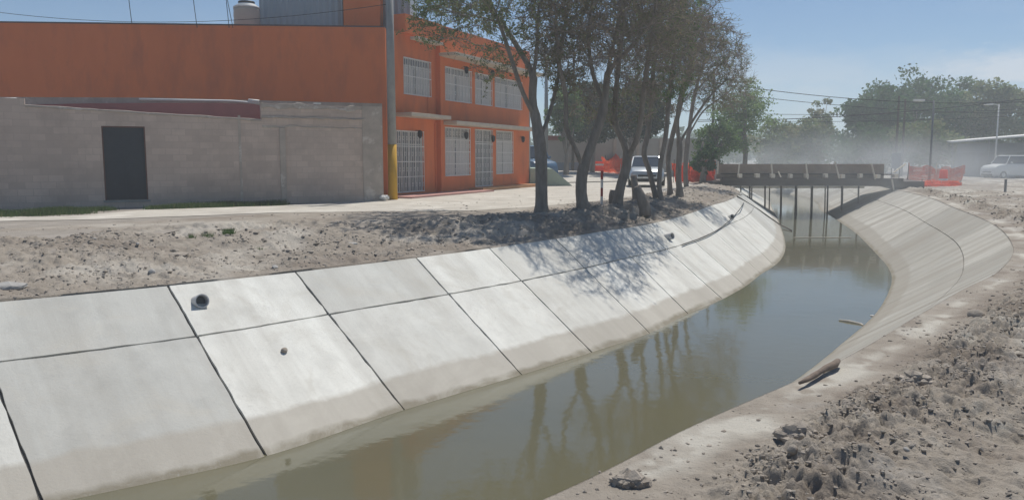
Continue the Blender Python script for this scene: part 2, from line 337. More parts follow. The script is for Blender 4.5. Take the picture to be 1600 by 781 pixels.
# water
def strip_curve(P, n=10): return catmull(P, n)
WL = np.array([surf(LC, LB, i, 1.25) for i in np.linspace(0, len(LC)-1, 140)]); WR = np.array([surf(RC, RB, i, 1.25) for i in np.linspace(0, len(RC)-1, 140)])
def resample(P, m):
    d = np.r_[0, np.cumsum(np.linalg.norm(np.diff(P[:, :2], axis=0), axis=1))]; s = np.linspace(0, d[-1], m)
    return np.stack([np.interp(s, d, P[:, k]) for k in range(3)], 1)
lb = [p for p in LB]; rb = [p for p in RB]
poly = [tuple(surf(LC, LB, i, 1.2)[:2]) for i in np.linspace(0, len(LC)-1, 140)]+[tuple(surf(RC, RB, i, 1.2)[:2]) for i in np.linspace(len(RC)-1, 0, 140)]
M_water = bpy.data.materials.new('murky_water'); M_water.use_nodes = True
t = M_water.node_tree; p = t.nodes['Principled BSDF']; p.inputs['Base Color'].default_value = (.105, .098, .05, 1); p.inputs['Roughness'].default_value = .055; p.inputs['IOR'].default_value = 1.45; p.inputs['Specular IOR Level'].default_value = .5
g = N(t, 'ShaderNodeNewGeometry'); n1 = N(t, 'ShaderNodeTexNoise'); n1.inputs['Scale'].default_value = 3.5; n1.inputs['Detail'].default_value = 3
t.links.new(g.outputs['Position'], n1.inputs['Vector']); b = N(t, 'ShaderNodeBump'); b.inputs['Distance'].default_value = .0024; b.inputs['Strength'].default_value = 1
t.links.new(n1.outputs['Fac'], b.inputs['Height']); t.links.new(b.outputs[0], p.inputs['Normal'])
n2 = N(t, 'ShaderNodeTexNoise'); n2.inputs['Scale'].default_value = .35; n2.inputs['Detail'].default_value = 5; t.links.new(g.outputs['Position'], n2.inputs['Vector'])
mx = N(t, 'ShaderNodeMix', data_type='RGBA'); t.links.new(n2.outputs['Fac'], mx.inputs['Factor']); mx.inputs[6].default_value = (.150, .135, .080, 1); mx.inputs[7].default_value = (.105, .107, .075, 1); t.links.new(mx.outputs[2], p.inputs['Base Color'])
# water sheet: ruled between matching points by y ordering
Wm = MB()
a = resample(np.array([surf(LC, LB, i, .86) for i in np.linspace(0, len(LC)-1, 300)]), 160); c = resample(np.array([surf(RC, RB, i, .86) for i in np.linspace(0, len(RC)-1, 300)]), 160)
a[:, 2] = ZW; c[:, 2] = ZW
vs_ = [q for pr in zip(a, c) for q in pr]
Wm.add(vs_, [(2*i, 2*i+1, 2*i+3, 2*i+2) for i in range(159)])
o = Wm.build('water', M_water); o['kind'] = 'structure'
# canal bed
o = link('canal_bed', [(q[0], q[1], ZW-.75) for q in vs_], [(2*i, 2*i+1, 2*i+3, 2*i+2) for i in range(159)], M_mud); o['kind'] = 'structure'

# ------------------------------------------------------------------ dirt banks (fine strips along the crests)
def crest_samples(P, y_end):
    Q = catmull(P, 60); d = np.r_[0, np.cumsum(np.linalg.norm(np.diff(Q[:, :2], axis=0), axis=1))]
    s = [0.]; 
    while s[-1] < d[-1]:
        x = np.interp(s[-1], d, Q[:, 0]); y = np.interp(s[-1], d, Q[:, 1]); s.append(s[-1]+(min(max(math.hypot(x, y)*.0031, .014), .6) if y > 2.5 else .3))
    S = np.stack([np.interp(s, d, Q[:, k]) for k in range(3)], 1)
    return S
def make_bank(name, P, side, T, tfun, zfun, material, palef):
    S = crest_samples(P, 0); t = np.gradient(S[:, :2], axis=0); 
    k = 81; ker = np.hanning(k); ker /= ker.sum()
    tp = np.stack([np.convolve(np.pad(t[:, j], k//2, mode='edge'), ker, 'valid') for j in range(2)], 1); tp /= np.linalg.norm(tp, axis=1)[:, None]
    nrm = np.stack([tp[:, 1], -tp[:, 0]], 1)*side
    X = S[:, None, 0]+nrm[:, None, 0]*tfun[None]; Y = S[:, None, 1]+nrm[:, None, 1]*tfun[None]
    lap = .16*fbm(S[:, 0], S[:, 1], 1.3, 4, 5)+(.03 if side < 0 else .20+.22*fbm(S[:, 0], S[:, 1], .6, 3, 8))
    X[:, 0] = S[:, 0]-nrm[:, 0]*0+nrm[:, 0]*lap; Y[:, 0] = S[:, 1]+nrm[:, 1]*lap
    TT = np.broadcast_to(tfun[None], X.shape)
    Z = zfun(X, Y, TT, S)
    h, w = X.shape; V = np.stack([X, Y, Z], 2).reshape(-1, 3); idx = np.arange(h*w).reshape(h, w)
    F = np.stack([idx[:-1, :-1], idx[1:, :-1], idx[1:, 1:], idx[:-1, 1:]], 2).reshape(-1, 4)
    if side < 0: F = F[:, ::-1]
    F = F[:, ::-1]
    o = link(name, V, F, material, smooth=True, colors=palef(X, Y, TT, S).ravel()); o['kind'] = 'structure'
    return X, Y, Z, nrm
def ridged(x, y, sc, seed):
    return 1-np.abs(fbm(x, y, sc, 4, seed, .55))*2.2
def zL(X, Y, T, S):
    road = np.interp(S[:, 1], [6, 10, 14, 17, 20, 24, 34, 46, 60], [7.6, 7.2, 5.6, 3.6, 2.3, 2.2, 2.6, 1.6, 1.5])[:, None]
    base = S[:, 2][:, None]+.02
    u = np.clip(T/road, 0, 1)
    top = -.004
    z = base+(top-base)*(.25*u+.75*sstep(.15, .8, u)) 
    amp = sstep(0, .35, T)*(1-sstep(road-.2, road+.9, T))
    tree = sstep(15.5, 18, S[:, 1])[:, None]*(1-sstep(34, 40, S[:, 1]))[:, None]
    z = z+amp*(.13*fbm(X, Y, .9, 4, 11)+.085*fbm(X, Y, 3.6, 5, 12, .65)+.03*fbm(X, Y, 13, 2, 13))
    z = z+amp*tree*(1-sstep(.7, 1.1, u))*(.16*ridged(X, Y, 1.5, 21)-.05)
    cm = np.clip(.35+1.2*fbm(X, Y, .55, 3, 91), 0, 1); z = z+amp*cm*(.13*np.abs(fbm(X, Y, 5.5, 4, 92, .65))+.06*np.abs(fbm(X, Y, 15, 2, 93)))
    z = z+.07*np.exp(-((T-road)/.45)**2)*np.clip(fbm(X, Y, 1.1, 4, 31, .6)+.05, 0, 1)*2*(1-tree)
    over = sstep(8.3, 9.4, T); z = z*(1-over)+over*(-.06)
    z[:, 0] = S[:, 2]-.12
    return z
TL = np.r_[0, np.arange(.04, 7.4, .05), np.linspace(7.5, 9.5, 20)]
def paleL(X, Y, T, S): return np.clip(.5+.9*fbm(X, Y, .9, 4, 101)-.25*np.exp(-((T-.3)/.3)**2), 0, 1)
BL = make_bank('dirt_bank_left', LC, -1, 9.5, TL, zL, M_bank, paleL)
def zR(X, Y, T, S):
    far = sstep(20, 40, np.hypot(X, Y))
    z = np.full(X.shape, ZC+.02)+.04*sstep(0, 1.5, T)
    amp = (.12*sstep(.02, .2, T)+.88*sstep(0.3, .75, T))*(1-sstep(12, 13.5, T))
    ridge = np.exp(-((T-.92-.3*fbm(X, Y, .5, 2, 71))/.34)**2)
    z = z+amp*(.06*fbm(X, Y, .8, 4, 41)+.05*fbm(X, Y, 5., 4, 42, .65)*(.6+ridge)+.028*fbm(X, Y, 15, 3, 43, .6))
    z = z+amp*ridge*(.05+.14*np.clip(fbm(X, Y, 2.4, 4, 44, .65)+.15, 0, 1))
    cm = np.clip(.22+1.1*ridge+.9*fbm(X, Y, .9, 3, 94), 0, 1)*sstep(.38, .62, T)
    z = z+amp*cm*(.11*np.abs(fbm(X, Y, 7., 4, 95, .55))+.06*np.abs(fbm(X, Y, 16, 3, 96, .5))+.03*np.abs(fbm(X, Y, 34, 2, 97, .5))-.03)
    for c in (1.62, 2.5, 4.2): z = z-amp*.035*np.exp(-((T-c-.05*fbm(X, Y, .6, 2, 98))/.12)**2)*(1-far)*(.6+.4*np.sign(np.sin(X*9+Y*9)))+amp*.02*np.exp(-((T-c-.2)/.08)**2)*(1-far)
    z = z+far*amp*.22*np.clip(fbm(X, Y, .35, 4, 45)+.2, 0, 1)*np.exp(-((T-2.5)/2.5)**2)
    over = sstep(12.6, 13.8, T); z = z*(1-over)+over*(-.36)
    z[:, 0] = S[:, 2]-.10
    return z
TR = np.r_[0, np.arange(.02, 2.6, .015), np.arange(2.62, 4.2, .03), np.linspace(4.3, 14, 90)]
# the right bank starts at the outer edge of the lip, ragged
RC_ = []
for i in range(len(RC)):
    t_ = catpt(RC, min(i+.05, len(RC)-1))-catpt(RC, max(i-.05, 0)); t_[2] = 0; t_ /= np.linalg.norm(t_); RC_.append(RC[i]+np.array([t_[1], -t_[0], 0])*.0)
BR = make_bank('dirt_bank_right', RC_, 1, 14, TR, zR, M_mud,
    lambda X, Y, T, S: np.clip(.42+.9*fbm(X, Y, .8, 4, 102)+.42*np.exp(-((T-.24-.12*fbm(X, Y, .5, 2, 103))/.10)**2)*sstep(-.1, .25, fbm(X, Y, 2.2, 4, 104, .7)+.08)-.3*np.exp(-((T-.5)/.14)**2)-.22*np.exp(-((T-.95)/.3)**2)+.12*np.exp(-((T-1.62)/.15)**2)+.35*sstep(.15, .4, fbm(X, Y, 1.7, 3, 107)), 0, 1))

# wide ground sheet with the canal corridor left open
def offs(P, side, dist):
    out = []
    for i in range(len(P)):
        t_ = P[min(i+1, len(P)-1)]-P[max(i-1, 0)]; t_ = t_[:2]/np.linalg.norm(t_[:2]); out.append(P[i][:2]+np.array([t_[1], -t_[0]])*side*dist)
    return out
corr = np.array(offs(LC, -1, 5.)+offs(RC, 1, 7.)[::-1])
def inside(px, py, poly):
    n = len(poly); c = np.zeros(px.shape, bool); j = n-1
    for i in range(n):
        xi, yi = poly[i]; xj, yj = poly[j]
        hit = ((yi > py) != (yj > py)) & (px < (xj-xi)*(py-yi)/(yj-yi+1e-12)+xi); c ^= hit; j = i
    return c
ax = np.r_[-4000, -2000, -1000, -500, -250, np.arange(-120, -40, 10), np.arange(-40, 70, 1.), np.arange(70, 160, 10), 250, 500, 1000, 2000, 4000]
ay = np.r_[-4000, -1000, -300, -100, -50, np.arange(-20, 110, 1.), np.arange(110, 260, 10), 400, 700, 1200, 2500, 5000]
X, Y = np.meshgrid(ax, ay, indexing='ij')
# left of canal z=0, right z=-.3
mid = np.array([(np.array(a_[:2])+np.array(b_[:2]))/2 for a_, b_ in zip([LC[0], LC[4], LC[8], LC[12], LC[16], LC[20], LC[23], LC[25]], [RC[0], RC[4], RC[8], RC[11], RC[13], RC[15], RC[17], RC[19]])])
mx_ = np.interp(Y, [-20, 4, 17, 30, 48, 70, 100], [-26, -8, 4, 12, 18, 24, 40])
sideR = sstep(-3, 3, X-mx_)
Z = -.30*sideR-.03*np.abs(fbm(X, Y, .12, 3, 61))*(np.hypot(X, Y) > 25)
fade = sstep(20, 45, np.hypot(X, Y)); Z = Z*1.0
h, w = X.shape; idx = np.arange(h*w).reshape(h, w)
cx_ = (X[:-1, :-1]+X[1:, 1:])/2; cy_ = (Y[:-1, :-1]+Y[1:, 1:])/2; keep = ~inside(cx_, cy_, corr)
F = np.stack([idx[:-1, :-1], idx[1:, :-1], idx[1:, 1:], idx[:-1, 1:]], 2)[keep]
o = link('ground', np.stack([X, Y, Z-.008], 2).reshape(-1, 3), F, M_dirt); o['kind'] = 'structure'

def sheet(name, pts, z, material, jit=.15, seed=0, kind='structure'):
    pts = np.array(pts, float); P = []
    for i in range(len(pts)):
        a_ = pts[i]; b_ = pts[(i+1) % len(pts)]; m = max(int(np.linalg.norm(b_-a_)/.35), 1)
        d = (b_-a_)/max(np.linalg.norm(b_-a_), 1e-6); nn = np.array([-d[1], d[0]])
        for k in range(m):
            q = a_+(b_-a_)*k/m; P.append(q+nn*jit*float(fbm(q[0], q[1], .9, 4, seed)))
    bm = bmesh.new(); vs_ = [bm.verts.new((q[0], q[1], z)) for q in P]; es = [bm.edges.new((vs_[i], vs_[(i+1) % len(vs_)])) for i in range(len(vs_))]
    bmesh.ops.triangle_fill(bm, edges=es, use_beauty=True, normal=(0, 0, 1))
    me = bpy.data.meshes.new(name); bm.to_mesh(me); bm.free(); me.materials.append(material)
    o = bpy.data.objects.new(name, me); col.objects.link(o); o['kind'] = kind; return o
g2 = lambda px, py, z=0: tuple(gp(px, py, z)[:2])
# pale dusty road on the far side of the canal
sheet('dirt_road', [g2(-500, 372), g2(0, 346), g2(230, 340), g2(420, 333), g2(560, 331), g2(700, 330), g2(820, 325), g2(930, 315), g2(1020, 302), g2(1075, 292), g2(1090, 282), (16, 62), (20, 90), (8, 92), g2(985, 266), g2(905, 274), g2(850, 287), g2(800, 294), g2(690, 304), g2(600, 313), g2(420, 322), g2(230, 327), g2(100, 338), g2(0, 339), g2(-500, 352)], .003, M_road, .35, 3)
sheet('dirt_road_right', [(29, 46), (60, 50), (120, 70), (120, 84), (52, 74), (34, 66), (30, 58)], -.255, M_road, .4, 8)

# ------------------------------------------------------------------ rocks and clods
def ico(sub=1):
    bm = bmesh.new(); bmesh.ops.create_icosphere(bm, subdivisions=sub, radius=1); v = np.array([q.co[:] for q in bm.verts]); f = [tuple(q.index for q in fc.verts) for fc in bm.faces]; bm.free(); return v, f
IV1, IF1 = ico(1); IV2, IF2 = ico(3); IF1a = np.array(IF1)
def rock(mb, p, r, flat=.6, sub=1, seed=0, c=.5):
    rg = np.random.default_rng(seed); v = (IV1 if sub == 1 else IV2).copy()
    if sub == 1: v *= (1+rg.normal(0, .18, (len(v), 1)))
    else:
        k = rg.normal(size=(7, 3)); k /= np.linalg.norm(k, axis=1)[:, None]; d = v@k.T
        v = v*(1-.22*np.clip(d-.45, 0, 1).sum(1)[:, None])*(1+.05*fbm(v[:, 0]*2+seed, v[:, 1]*2+v[:, 2], 1.5, 3, seed)[:, None])
    v *= np.array([1, .6+.5*rg.random(), flat])*r; a = rg.random()*6.28; ca, sa = math.cos(a), math.sin(a)
    v = np.stack([v[:, 0]*ca-v[:, 1]*sa, v[:, 0]*sa+v[:, 1]*ca, v[:, 2]], 1)+np.array(p)
    mb.add(v, IF1 if sub == 1 else IF2, 0, c)
def scatter(name, B, n, material, rfun, wfun, seed, label, cat):
    X, Y, Z, _ = B; rg = np.random.default_rng(seed); h, w = X.shape; V = []; F = []; C = []; cnt = 0
    nv = len(IV1)
    area_w = None; tries = 0
    while cnt < n and tries < n*40:
        tries += 1
        i = rg.integers(1, h-1); j = rg.integers(2, w-2); x, y, z = X[i, j], Y[i, j], Z[i, j]
        if rg.random() > wfun(x, y, j, w): continue
        r = rfun(rg, x, y); v = IV1*(1+rg.normal(0, .2, (nv, 1)))*np.array([1, .5+.6*rg.random(), .45+.3*rg.random()])*r
        a = rg.random()*6.28; ca, sa = math.cos(a), math.sin(a)
        v = np.stack([v[:, 0]*ca-v[:, 1]*sa, v[:, 0]*sa+v[:, 1]*ca, v[:, 2]], 1)+np.array([x+rg.normal(0, .02), y+rg.normal(0, .02), z+r*.02])
        F.append(IF1a+cnt*nv); V.append(v); C += [rg.random()]*nv; cnt += 1
    o = link(name, np.concatenate(V), np.concatenate(F), material, colors=np.array(C)); return tag(o, label, cat, None, 'stuff')
TLf, TRf = TL, TR
scatter('dirt_clods', BL, 22000, M_clod, lambda rg, x, y: .007+.032*rg.random()**5.5*(1+.5*(y > 14)), lambda x, y, j, w: (1 if (y > 4 and x > -16 and y < 48) else 0)*(1.0 if TLf[j] < np.interp(y, [6, 14, 20], [7.0, 6, 3.4]) else .06)*(.25+.75*float(vnoise(x*1.1, y*1.1, 5))**2), 4, 'loose dirt clods and small stones covering the far canal bank', 'rubble')
scatter('mud_clods', BR, 50000, M_clod, lambda rg, x, y: .0025+.011*rg.random()**4*(1+.12*math.hypot(x, y)), lambda x, y, j, w: (1 if (y > 1 and x > -2 and y < 40) else 0)*min(1, 9/(2+math.hypot(x, y)))*(1.6*math.exp(-((TRf[j]-.95)/.33)**2)*float(vnoise(x*3.5, y*3.5, 19))**2+.03+.45*float(vnoise(x*1.4, y*1.4, 9))**3)*(.25 if TRf[j] < .45 else 1)*(2. if TRf[j] > 2.6 else 1), 6, 'grey crumbled mud clods strewn over the near canal bank', 'rubble')
def zat(B, x, y):
    X, Y, Z, _ = B; d = (X-x)**2+(Y-y)**2; k = np.argmin(d); return float(Z.ravel()[k])
def stone(px, py, zg, r, flat, label, seed, B, material=None, name='rock'):
    p = gp(px, py, zg)
    for _ in range(3):
        z = zat(B, p[0], p[1]); p = gp(px, py, z)
    mb = MB(); rock(mb, (0, 0, 0), r, flat, 1 if flat < .6 else 2, seed); o = mb.build(name, material or M_stone, smooth=False, bevel=r*.12, loc=(p[0], p[1], z+r*flat*.35)); return tag(o, label, 'rock', 'loose rocks on the canal banks')
stone(184, 412, -.2, .085, .7, 'pale egg shaped rock standing in the dirt above the leftmost lining panels', 1, BL)
stone(237, 427, -.2, .07, .8, 'round pale rock in the dirt right of the egg shaped one, near the canal edge', 2, BL)
stone(148, 374, -.1, .05, .5, 'small pale stone in the upper dirt bank at the left', 3, BL)
stone(215, 382, -.1, .05, .6, 'small white stone in the upper dirt bank below the doorway', 8, BL)
stone(490, 374, -.1, .08, .5, 'pale flat rock on the dirt bank just left of the tree shade', 4, BL)
stone(550, 384, -.1, .13, .5, 'broken slab of rock lying in the middle of the dirt bank', 5, BL)
stone(280, 398, -.2, .17, .22, 'long dark flat stone half buried in the dirt bank', 6, BL, M_clod)
stone(14, 452, -.25, .28, .28, 'broken concrete lump at the left edge beside the top of the lining', 7, BL)
stone(430, 418, -.25, .11, .3, 'flat grey stone on the crest above the joint of the panels', 9, BL)
stone(650, 408, -.25, .07, .6, 'small pale stone on the crest where the tree shade begins', 10, BL)
stone(735, 366, -.1, .14, .55, 'grey boulder in the shaded dirt left of the nearest tree', 12, BL)
stone(1525, 496, -.25, .10, .7, 'brown lump of earth on the near bank, the farther of two', 21, BR, M_clod)
stone(1463, 568, -.25, .05, .7, 'small rounded stone on the near bank between the mud mounds', 22, BR, M_clod)
stone(1492, 651, -.25, .055, .55, 'reddish brown rounded stone beside the wheel rut', 23, BR, mat('red_stone', (.22, .15, .12), (.16, .11, .09), 12, .9, .005, 40))
stone(1416, 703, -.25, .028, .5, 'thin chip of stone near the bottom right corner', 24, BR)
stone(1238, 706, -.25, .045, .8, 'small dark stone in front of the nearest mud mound', 25, BR, M_clod)
# mud mounds
def mound(px, py, rx, rh, label, seed):
    p = gp(px, py, -.24); z = zat(BR, p[0], p[1]); rg = np.random.default_rng(seed); mb = MB()
    for k in range(60):
        a = rg.random()*6.28; q = rg.random()**.6; r = .025+.05*(1-q)*rg.random()+.02*rg.random()
        rock(mb, (math.cos(a)*q*rx, math.sin(a)*q*rx*.55, rh*(1-q*q)*rg.random()+.005), r, .7, 1, seed*100+k, rg.random())
    mb.build('mound', M_clod)
    o = bpy.data.objects[-1] if False else None
    ob = [q for q in col.objects if q.name.startswith('mound')][-1]; ob.name = 'mud_mound'; ob.location = (p[0], p[1], z); tag(ob, label, 'mound', 'crumbled mud mounds on the near bank')
mound(1425, 610, .20, .09, 'largest crumbled mud mound in the middle of the near bank', 1)
mound(1245, 690, .14, .06, 'crumbled grey mud mound closest to the water edge', 2)
mound(985, 745, .09, .04, 'small heap of mud crumbs at the bottom of the picture by the water', 3)

# stone on the lining panel, sticking pipes
def lining_hit(px, py, C, B, i0, i1):
    best = None
    for i in np.linspace(i0, i1, 160):
        for v in np.linspace(0, 1.1, 60):
            p_ = surf(C, B, i, v); q = p_-np.array([0, 0, CAMZ]); yc = q[1]*math.cos(PITCH)-q[2]*math.sin(PITCH); 
            if yc < 1: continue
            u = 800+FPX*q[0]/yc; w_ = 390.5-FPX*(q[1]*math.sin(PITCH)+q[2]*math.cos(PITCH))/yc
            e = (u-px)**2+(w_-py)**2
            if best is None or e < best[0]: best = (e, p_, i, v)
    return best[1:]
p_, i_, v_ = lining_hit(448, 548, LC, LB, 2, 8); mb = MB(); rock(mb, (0, 0, 0), .055, .7, 2, 31)
tag(mb.build('rock', M_clod, loc=tuple(p_+np.array([0, 0, .03]))), 'single fist sized rock resting on a sloping concrete panel', 'rock', 'loose rocks on the canal banks')
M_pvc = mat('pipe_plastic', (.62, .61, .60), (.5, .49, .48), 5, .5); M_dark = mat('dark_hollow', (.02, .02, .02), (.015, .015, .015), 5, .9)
M_mouthshade = mat('shaded_hollow', (.16, .165, .17), (.11, .115, .12), 12, .9)  # grey disc colour standing in for the shade inside the pipe mouth
def stub(px, py, r, L, label):
    p_, i_, v_ = lining_hit(px, py, LC, LB, 3, 18); e = 1e-2; a = surf(LC, LB, i_+e, v_)-surf(LC, LB, i_-e, v_); d = catpt(LB, i_)-catpt(LC, i_); k = np.cross(a, d); k /= np.linalg.norm(k); k = k if k[2] > 0 else -k
    o_ = d.copy(); o_[2] = 0; o_ /= np.linalg.norm(o_); dirn = (o_+k*.35); dirn /= np.linalg.norm(dirn)
    t_ = thing('drain_pipe', label, 'pipe', tuple(p_), 0, 'drain pipe stubs in the canal lining')
    mb = MB(); n = 20; aa = np.cross(dirn, (0, 0, 1.)); aa /= np.linalg.norm(aa); bb = np.cross(dirn, aa)
    vs_ = [dirn*h_+(aa*math.cos(2*math.pi*k_/n)+bb*math.sin(2*math.pi*k_/n))*q_ for h_, q_ in ((-.25, r), (L, r), (L, r*.84), (L*.2, r*.84)) for k_ in range(n)]
    mb.add(vs_, [(j_*n+k_, j_*n+(k_+1) % n, (j_+1)*n+(k_+1) % n, (j_+1)*n+k_) for j_ in range(3) for k_ in range(n)]); mb.build('pipe_wall', M_pvc, t_)
    mb = MB(); mb.tube([dirn*(L*.22), dirn*(L*.22+.004)], r*.84, n); mb.build('pipe_hollow', M_mouthshade, t_)
stub(309, 474, .10, .14, 'white plastic drain pipe stub with dark mouth, nearest on the left')
stub(1042, 369, .09, .2, 'drain pipe stub in the lining below the trees')
stub(1140, 341, .09, .2, 'farthest drain pipe stub, close to the black hose')

# black hose along the lining
M_rubber = mat('black_rubber', (.03, .03, .032), (.02, .02, .02), 8, .6)
hp = [lining_hit(px, py, LC, LB, 9, 22)[0]+np.array([.02, -.01, .04]) for px, py in ((1066, 384), (1100, 371), (1128, 356), (1148, 338), (1161, 320), (1169, 303))]
hp += [hp[-1]+np.array([.15, 2.2, .35]), hp[-1]+np.array([.2, 4.4, 1.1])]
mb = MB(); mb.tube(catmull(hp, 6), .016, 8); tag(mb.build('hose', M_rubber, smooth=True), 'long black hose curving up the sloping lining to the bridge', 'hose')

# ------------------------------------------------------------------ bridge under construction
M_form = mat('formwork_board', (.33, .25, .195), (.25, .19, .15), 3, .85, c3=(.37, .29, .235)); M_beam = mat('dark_beam', (.12, .10, .09), (.085, .072, .065), 2, .85, stretch=(.3, 1, 3))
M_timber = mat('pale_timber', (.78, .70, .58), (.66, .58, .46), 6, .8); M_post = mat('dark_timber', (.10, .078, .062), (.06, .05, .042), 6, .85)
BY = 45.6
def bx(px): return (px-800)/FPX*(BY*math.cos(PITCH)+0)*1.0/math.cos(PITCH)*1.0
def bz(py): return dp(800, py, BY)[2]
BX = lambda px, py=280: dp(px, py, BY)[0]
br = thing('bridge', 'dark timber formwork bridge under construction spanning the canal', 'bridge', (0, 0, 0))
x0, x1 = BX(1120), BX(1412)
mb = MB(); mb.box(BX(1128), x1, BY, BY+.35, bz(291), bz(279)); mb.box(BX(1128), x1, BY+.4, BY+5.2, bz(291)+.08, bz(283)); mb.build('deck_beam', M_beam, br)
mb = MB()
xs = np.linspace(x0+.2, BX(1380), 9)
mb.box(x0+.2, BX(1386), BY+.42, BY+.47, bz(280), bz(256.5)); mb.rod((x0+.2, BY+.40, bz(264)), (BX(1386), BY+.40, bz(264)), .03, .05)
mb.build('form_panel', M_form, br)
mb = MB(); mb.box(x0+.6, BX(1385), BY+5.0, BY+5.06, bz(282), bz(258)-.15); mb.build('form_panel', M_form, br)
mb = MB(); mb.rod((BX(1128), BY+.33, bz(272)), (BX(1400), BY+.33, bz(273)), .05, .07); mb.rod((BX(1128), BY-.02, bz(278)), (BX(1212), BY-.02, bz(278)), .05, .05); mb.build('ledger', M_post, br)
for px in (1156, 1183, 1207, 1235, 1260, 1290, 1316, 1344, 1371, 1399):
    mb = MB(); s = .08+.05*random.random(); X_ = BX(px); z_ = bz(275+random.uniform(-.5, .8)); mb.box(X_-s, X_+s, BY-.13, BY+.25, z_-.11, z_+.11); mb.build('block', M_timber, br, bevel=.008)
for a_, b_ in (((1154, 257), (1152, 276)), ((1204, 256), (1206, 277)), ((1258, 256), (1261, 280)), ((1303, 253), (1310, 279)), ((1360, 256), (1366, 280)), ((1215, 268), (1219, 277)), ((1393, 280), (1396, 298)), ((1121, 252), (1120, 272))):
    mb = MB(); mb.rod((BX(a_[0]), BY-.05, bz(a_[1])), (BX(b_[0]), BY-.12, bz(b_[1])), .10, .06); mb.build('brace', M_timber, br)
def lin_z(x, y):   # height of the lining or water bed under a point near the bridge
    best = 9e9; z = ZW-.6
    for (C, B) in ((LC, LB), (RC, RB)):
        for i in np.linspace(9, len(C)-3, 60):
            for v in np.linspace(0, 1.4, 30):
                q = surf(C, B, i, v); e = (q[0]-x)**2+(q[1]-y)**2
                if e < best: best = e; z = q[2]
    return z if best < .2 else ZW-.6
for px in (1171, 1195, 1220, 1243, 1269, 1293, 1315, 1341):
    X_ = dp(px, 300, BY+1.6)[0]; zz = lin_z(X_, BY+1.6)
    mb = MB(); mb.tube([(X_+.04, BY+1.6, zz-.03), (X_, BY+1.6, bz(291)+.1)], .05, 8); mb.build('shoring_post', M_post, br)
    X2 = X_+.1+.2*random.random(); zz = lin_z(X2, BY+4.4); mb = MB(); mb.tube([(X2, BY+4.4, zz-.03), (X2-.05, BY+4.4, bz(291)+.1)], .04, 8); mb.build('shoring_post', M_post, br)
mb = MB(); mb.rod((BX(1150), BY+1.75, bz(294.5)), (BX(1372), BY+1.75, bz(294.5)), .08, .09); mb.build('stringer', M_timber, br)
# abutments
M_conc = mat('old_concrete', (.36, .35, .33), (.27, .26, .245), 2.5, .9, .006, 20)
mb = MB(); mb.prism([(21.9, BY+.3), (23.6, BY+.3), (24.9, BY+5.1), (23.3, BY+5.1)], -.5, bz(284)); mb.build('abutment', M_beam, br)
mb = MB(); mb.prism([(10.9, BY+.3), (12.3, BY+.3), (13.1, BY+5.1), (11.9, BY+5.1)], -.6, bz(284)); mb.build('abutment', M_beam, br)
# leaning board and plank by the bridge
mb = MB(); mb.rod(dp(1415, 256, BY-.5), dp(1396, 270, BY-.5), .09, .04); tag(mb.build('timber_prop', M_timber), 'pale timber prop leaning at the right end of the bridge', 'timber')
mb = MB(); q = gp(1138, 306, -.25); w_ = gp(1156, 307, -.3); mb.rod(q+np.array([0, 0, .1]), w_+np.array([0, 0, .08]), .28, .05); tag(mb.build('plank', M_timber), 'pale plank lying at the crest of the lining below the bridge', 'timber')
mb = MB(); a_ = lining_hit(1152, 308, LC, LB, 9, 22)[0]+np.array([0, 0, .05]); b_ = gp(1237, 361, ZW)+np.array([0, 0, .03]); c_ = lining_hit(1218, 352, LC, LB, 9, 22)[0]+np.array([0, 0, .06]); mb.tube([a_, lerp(a_, c_, .5)+np.array([0, 0, .03]), c_, b_], .03, 6); tag(mb.build('long_pole', M_post), 'long dark timber pole lying down the left lining into the water', 'timber')
# floating stick, debris
mb = MB(); a_ = gp(1311, 500, ZW+.01); b_ = gp(1345, 506, ZW+.01); mb.tube([a_, (a_+b_)/2+np.array([0, .05, .01]), b_, b_+np.array([0, -.12, .0])], [.018, .022, .02, .012], 6); tag(mb.build('stick', M_timber), 'pale stick floating on the canal water', 'stick')
mb = MB(); rock(mb, gp(1363, 493, ZW+.01), .05, .3, 1, 5); tag(mb.build('foam_scrap', M_pvc), 'small white scrap floating near the right lining', 'litter')
mb = MB(); mb.rod(gp(1240, 371, ZW+.012), gp(1330, 371, ZW+.012), .05, .02); tag(mb.build('scum_line', M_timber), 'thin pale scum line crossing the water near the bridge', 'litter')
# muddy log on the near bank
mb = MB(); a_ = gp(1250, 601, -.24); b_ = gp(1311, 566, -.24); pts = [lerp(a_, b_, k/6)+np.array([.01*math.sin(k*3), .01*math.cos(k*2), .012]) for k in range(7)]
mb.tube(pts, [.012, .02, .026, .022, .03, .034, .024], 10); tag(mb.build('log', mat('muddy_wood', (.24, .19, .15), (.15, .12, .10), 8, .9, .01, 25), smooth=True), 'muddy log lying along the top edge of the near bank', 'log')

# ------------------------------------------------------------------ orange house
M_orange = mat('orange_render', (.74, .205, .07), (.66, .175, .058), .9, .85, .003, 40, c3=(.52, .15, .065), c3scale=1.3, c3lo=.46, c3hi=.74, stretch=(1, 1, .35))
M_cream = mat('cream_paint', (.62, .54, .43), (.52, .45, .36), 2, .8); M_white = mat('white_paint', (.72, .72, .70), (.62, .62, .60), 4, .6)
M_glass = mat('window_glass', (.16, .18, .19), (.10, .12, .13), 3, .15, spec=.5); M_curtain = mat('pale_curtain', (.60, .60, .58), (.45, .45, .44), 6, .9, stretch=(6, 6, .4))
M_grille = mat('white_iron', (.82, .80, .78), (.72, .70, .68), 8, .5); M_iron = mat('black_iron', (.02, .02, .022), (.015, .015, .015), 8, .5)
M_corr = mat('corrugated_sheet', (.36, .42, .46), (.31, .37, .41), .8, .5, metal=.2)
M_pink = mat('pink_slab', (.55, .30, .26), (.46, .27, .24), 2, .85)
FA = gp(690, 300, .05); FB = gp(826, 289.5, .05)
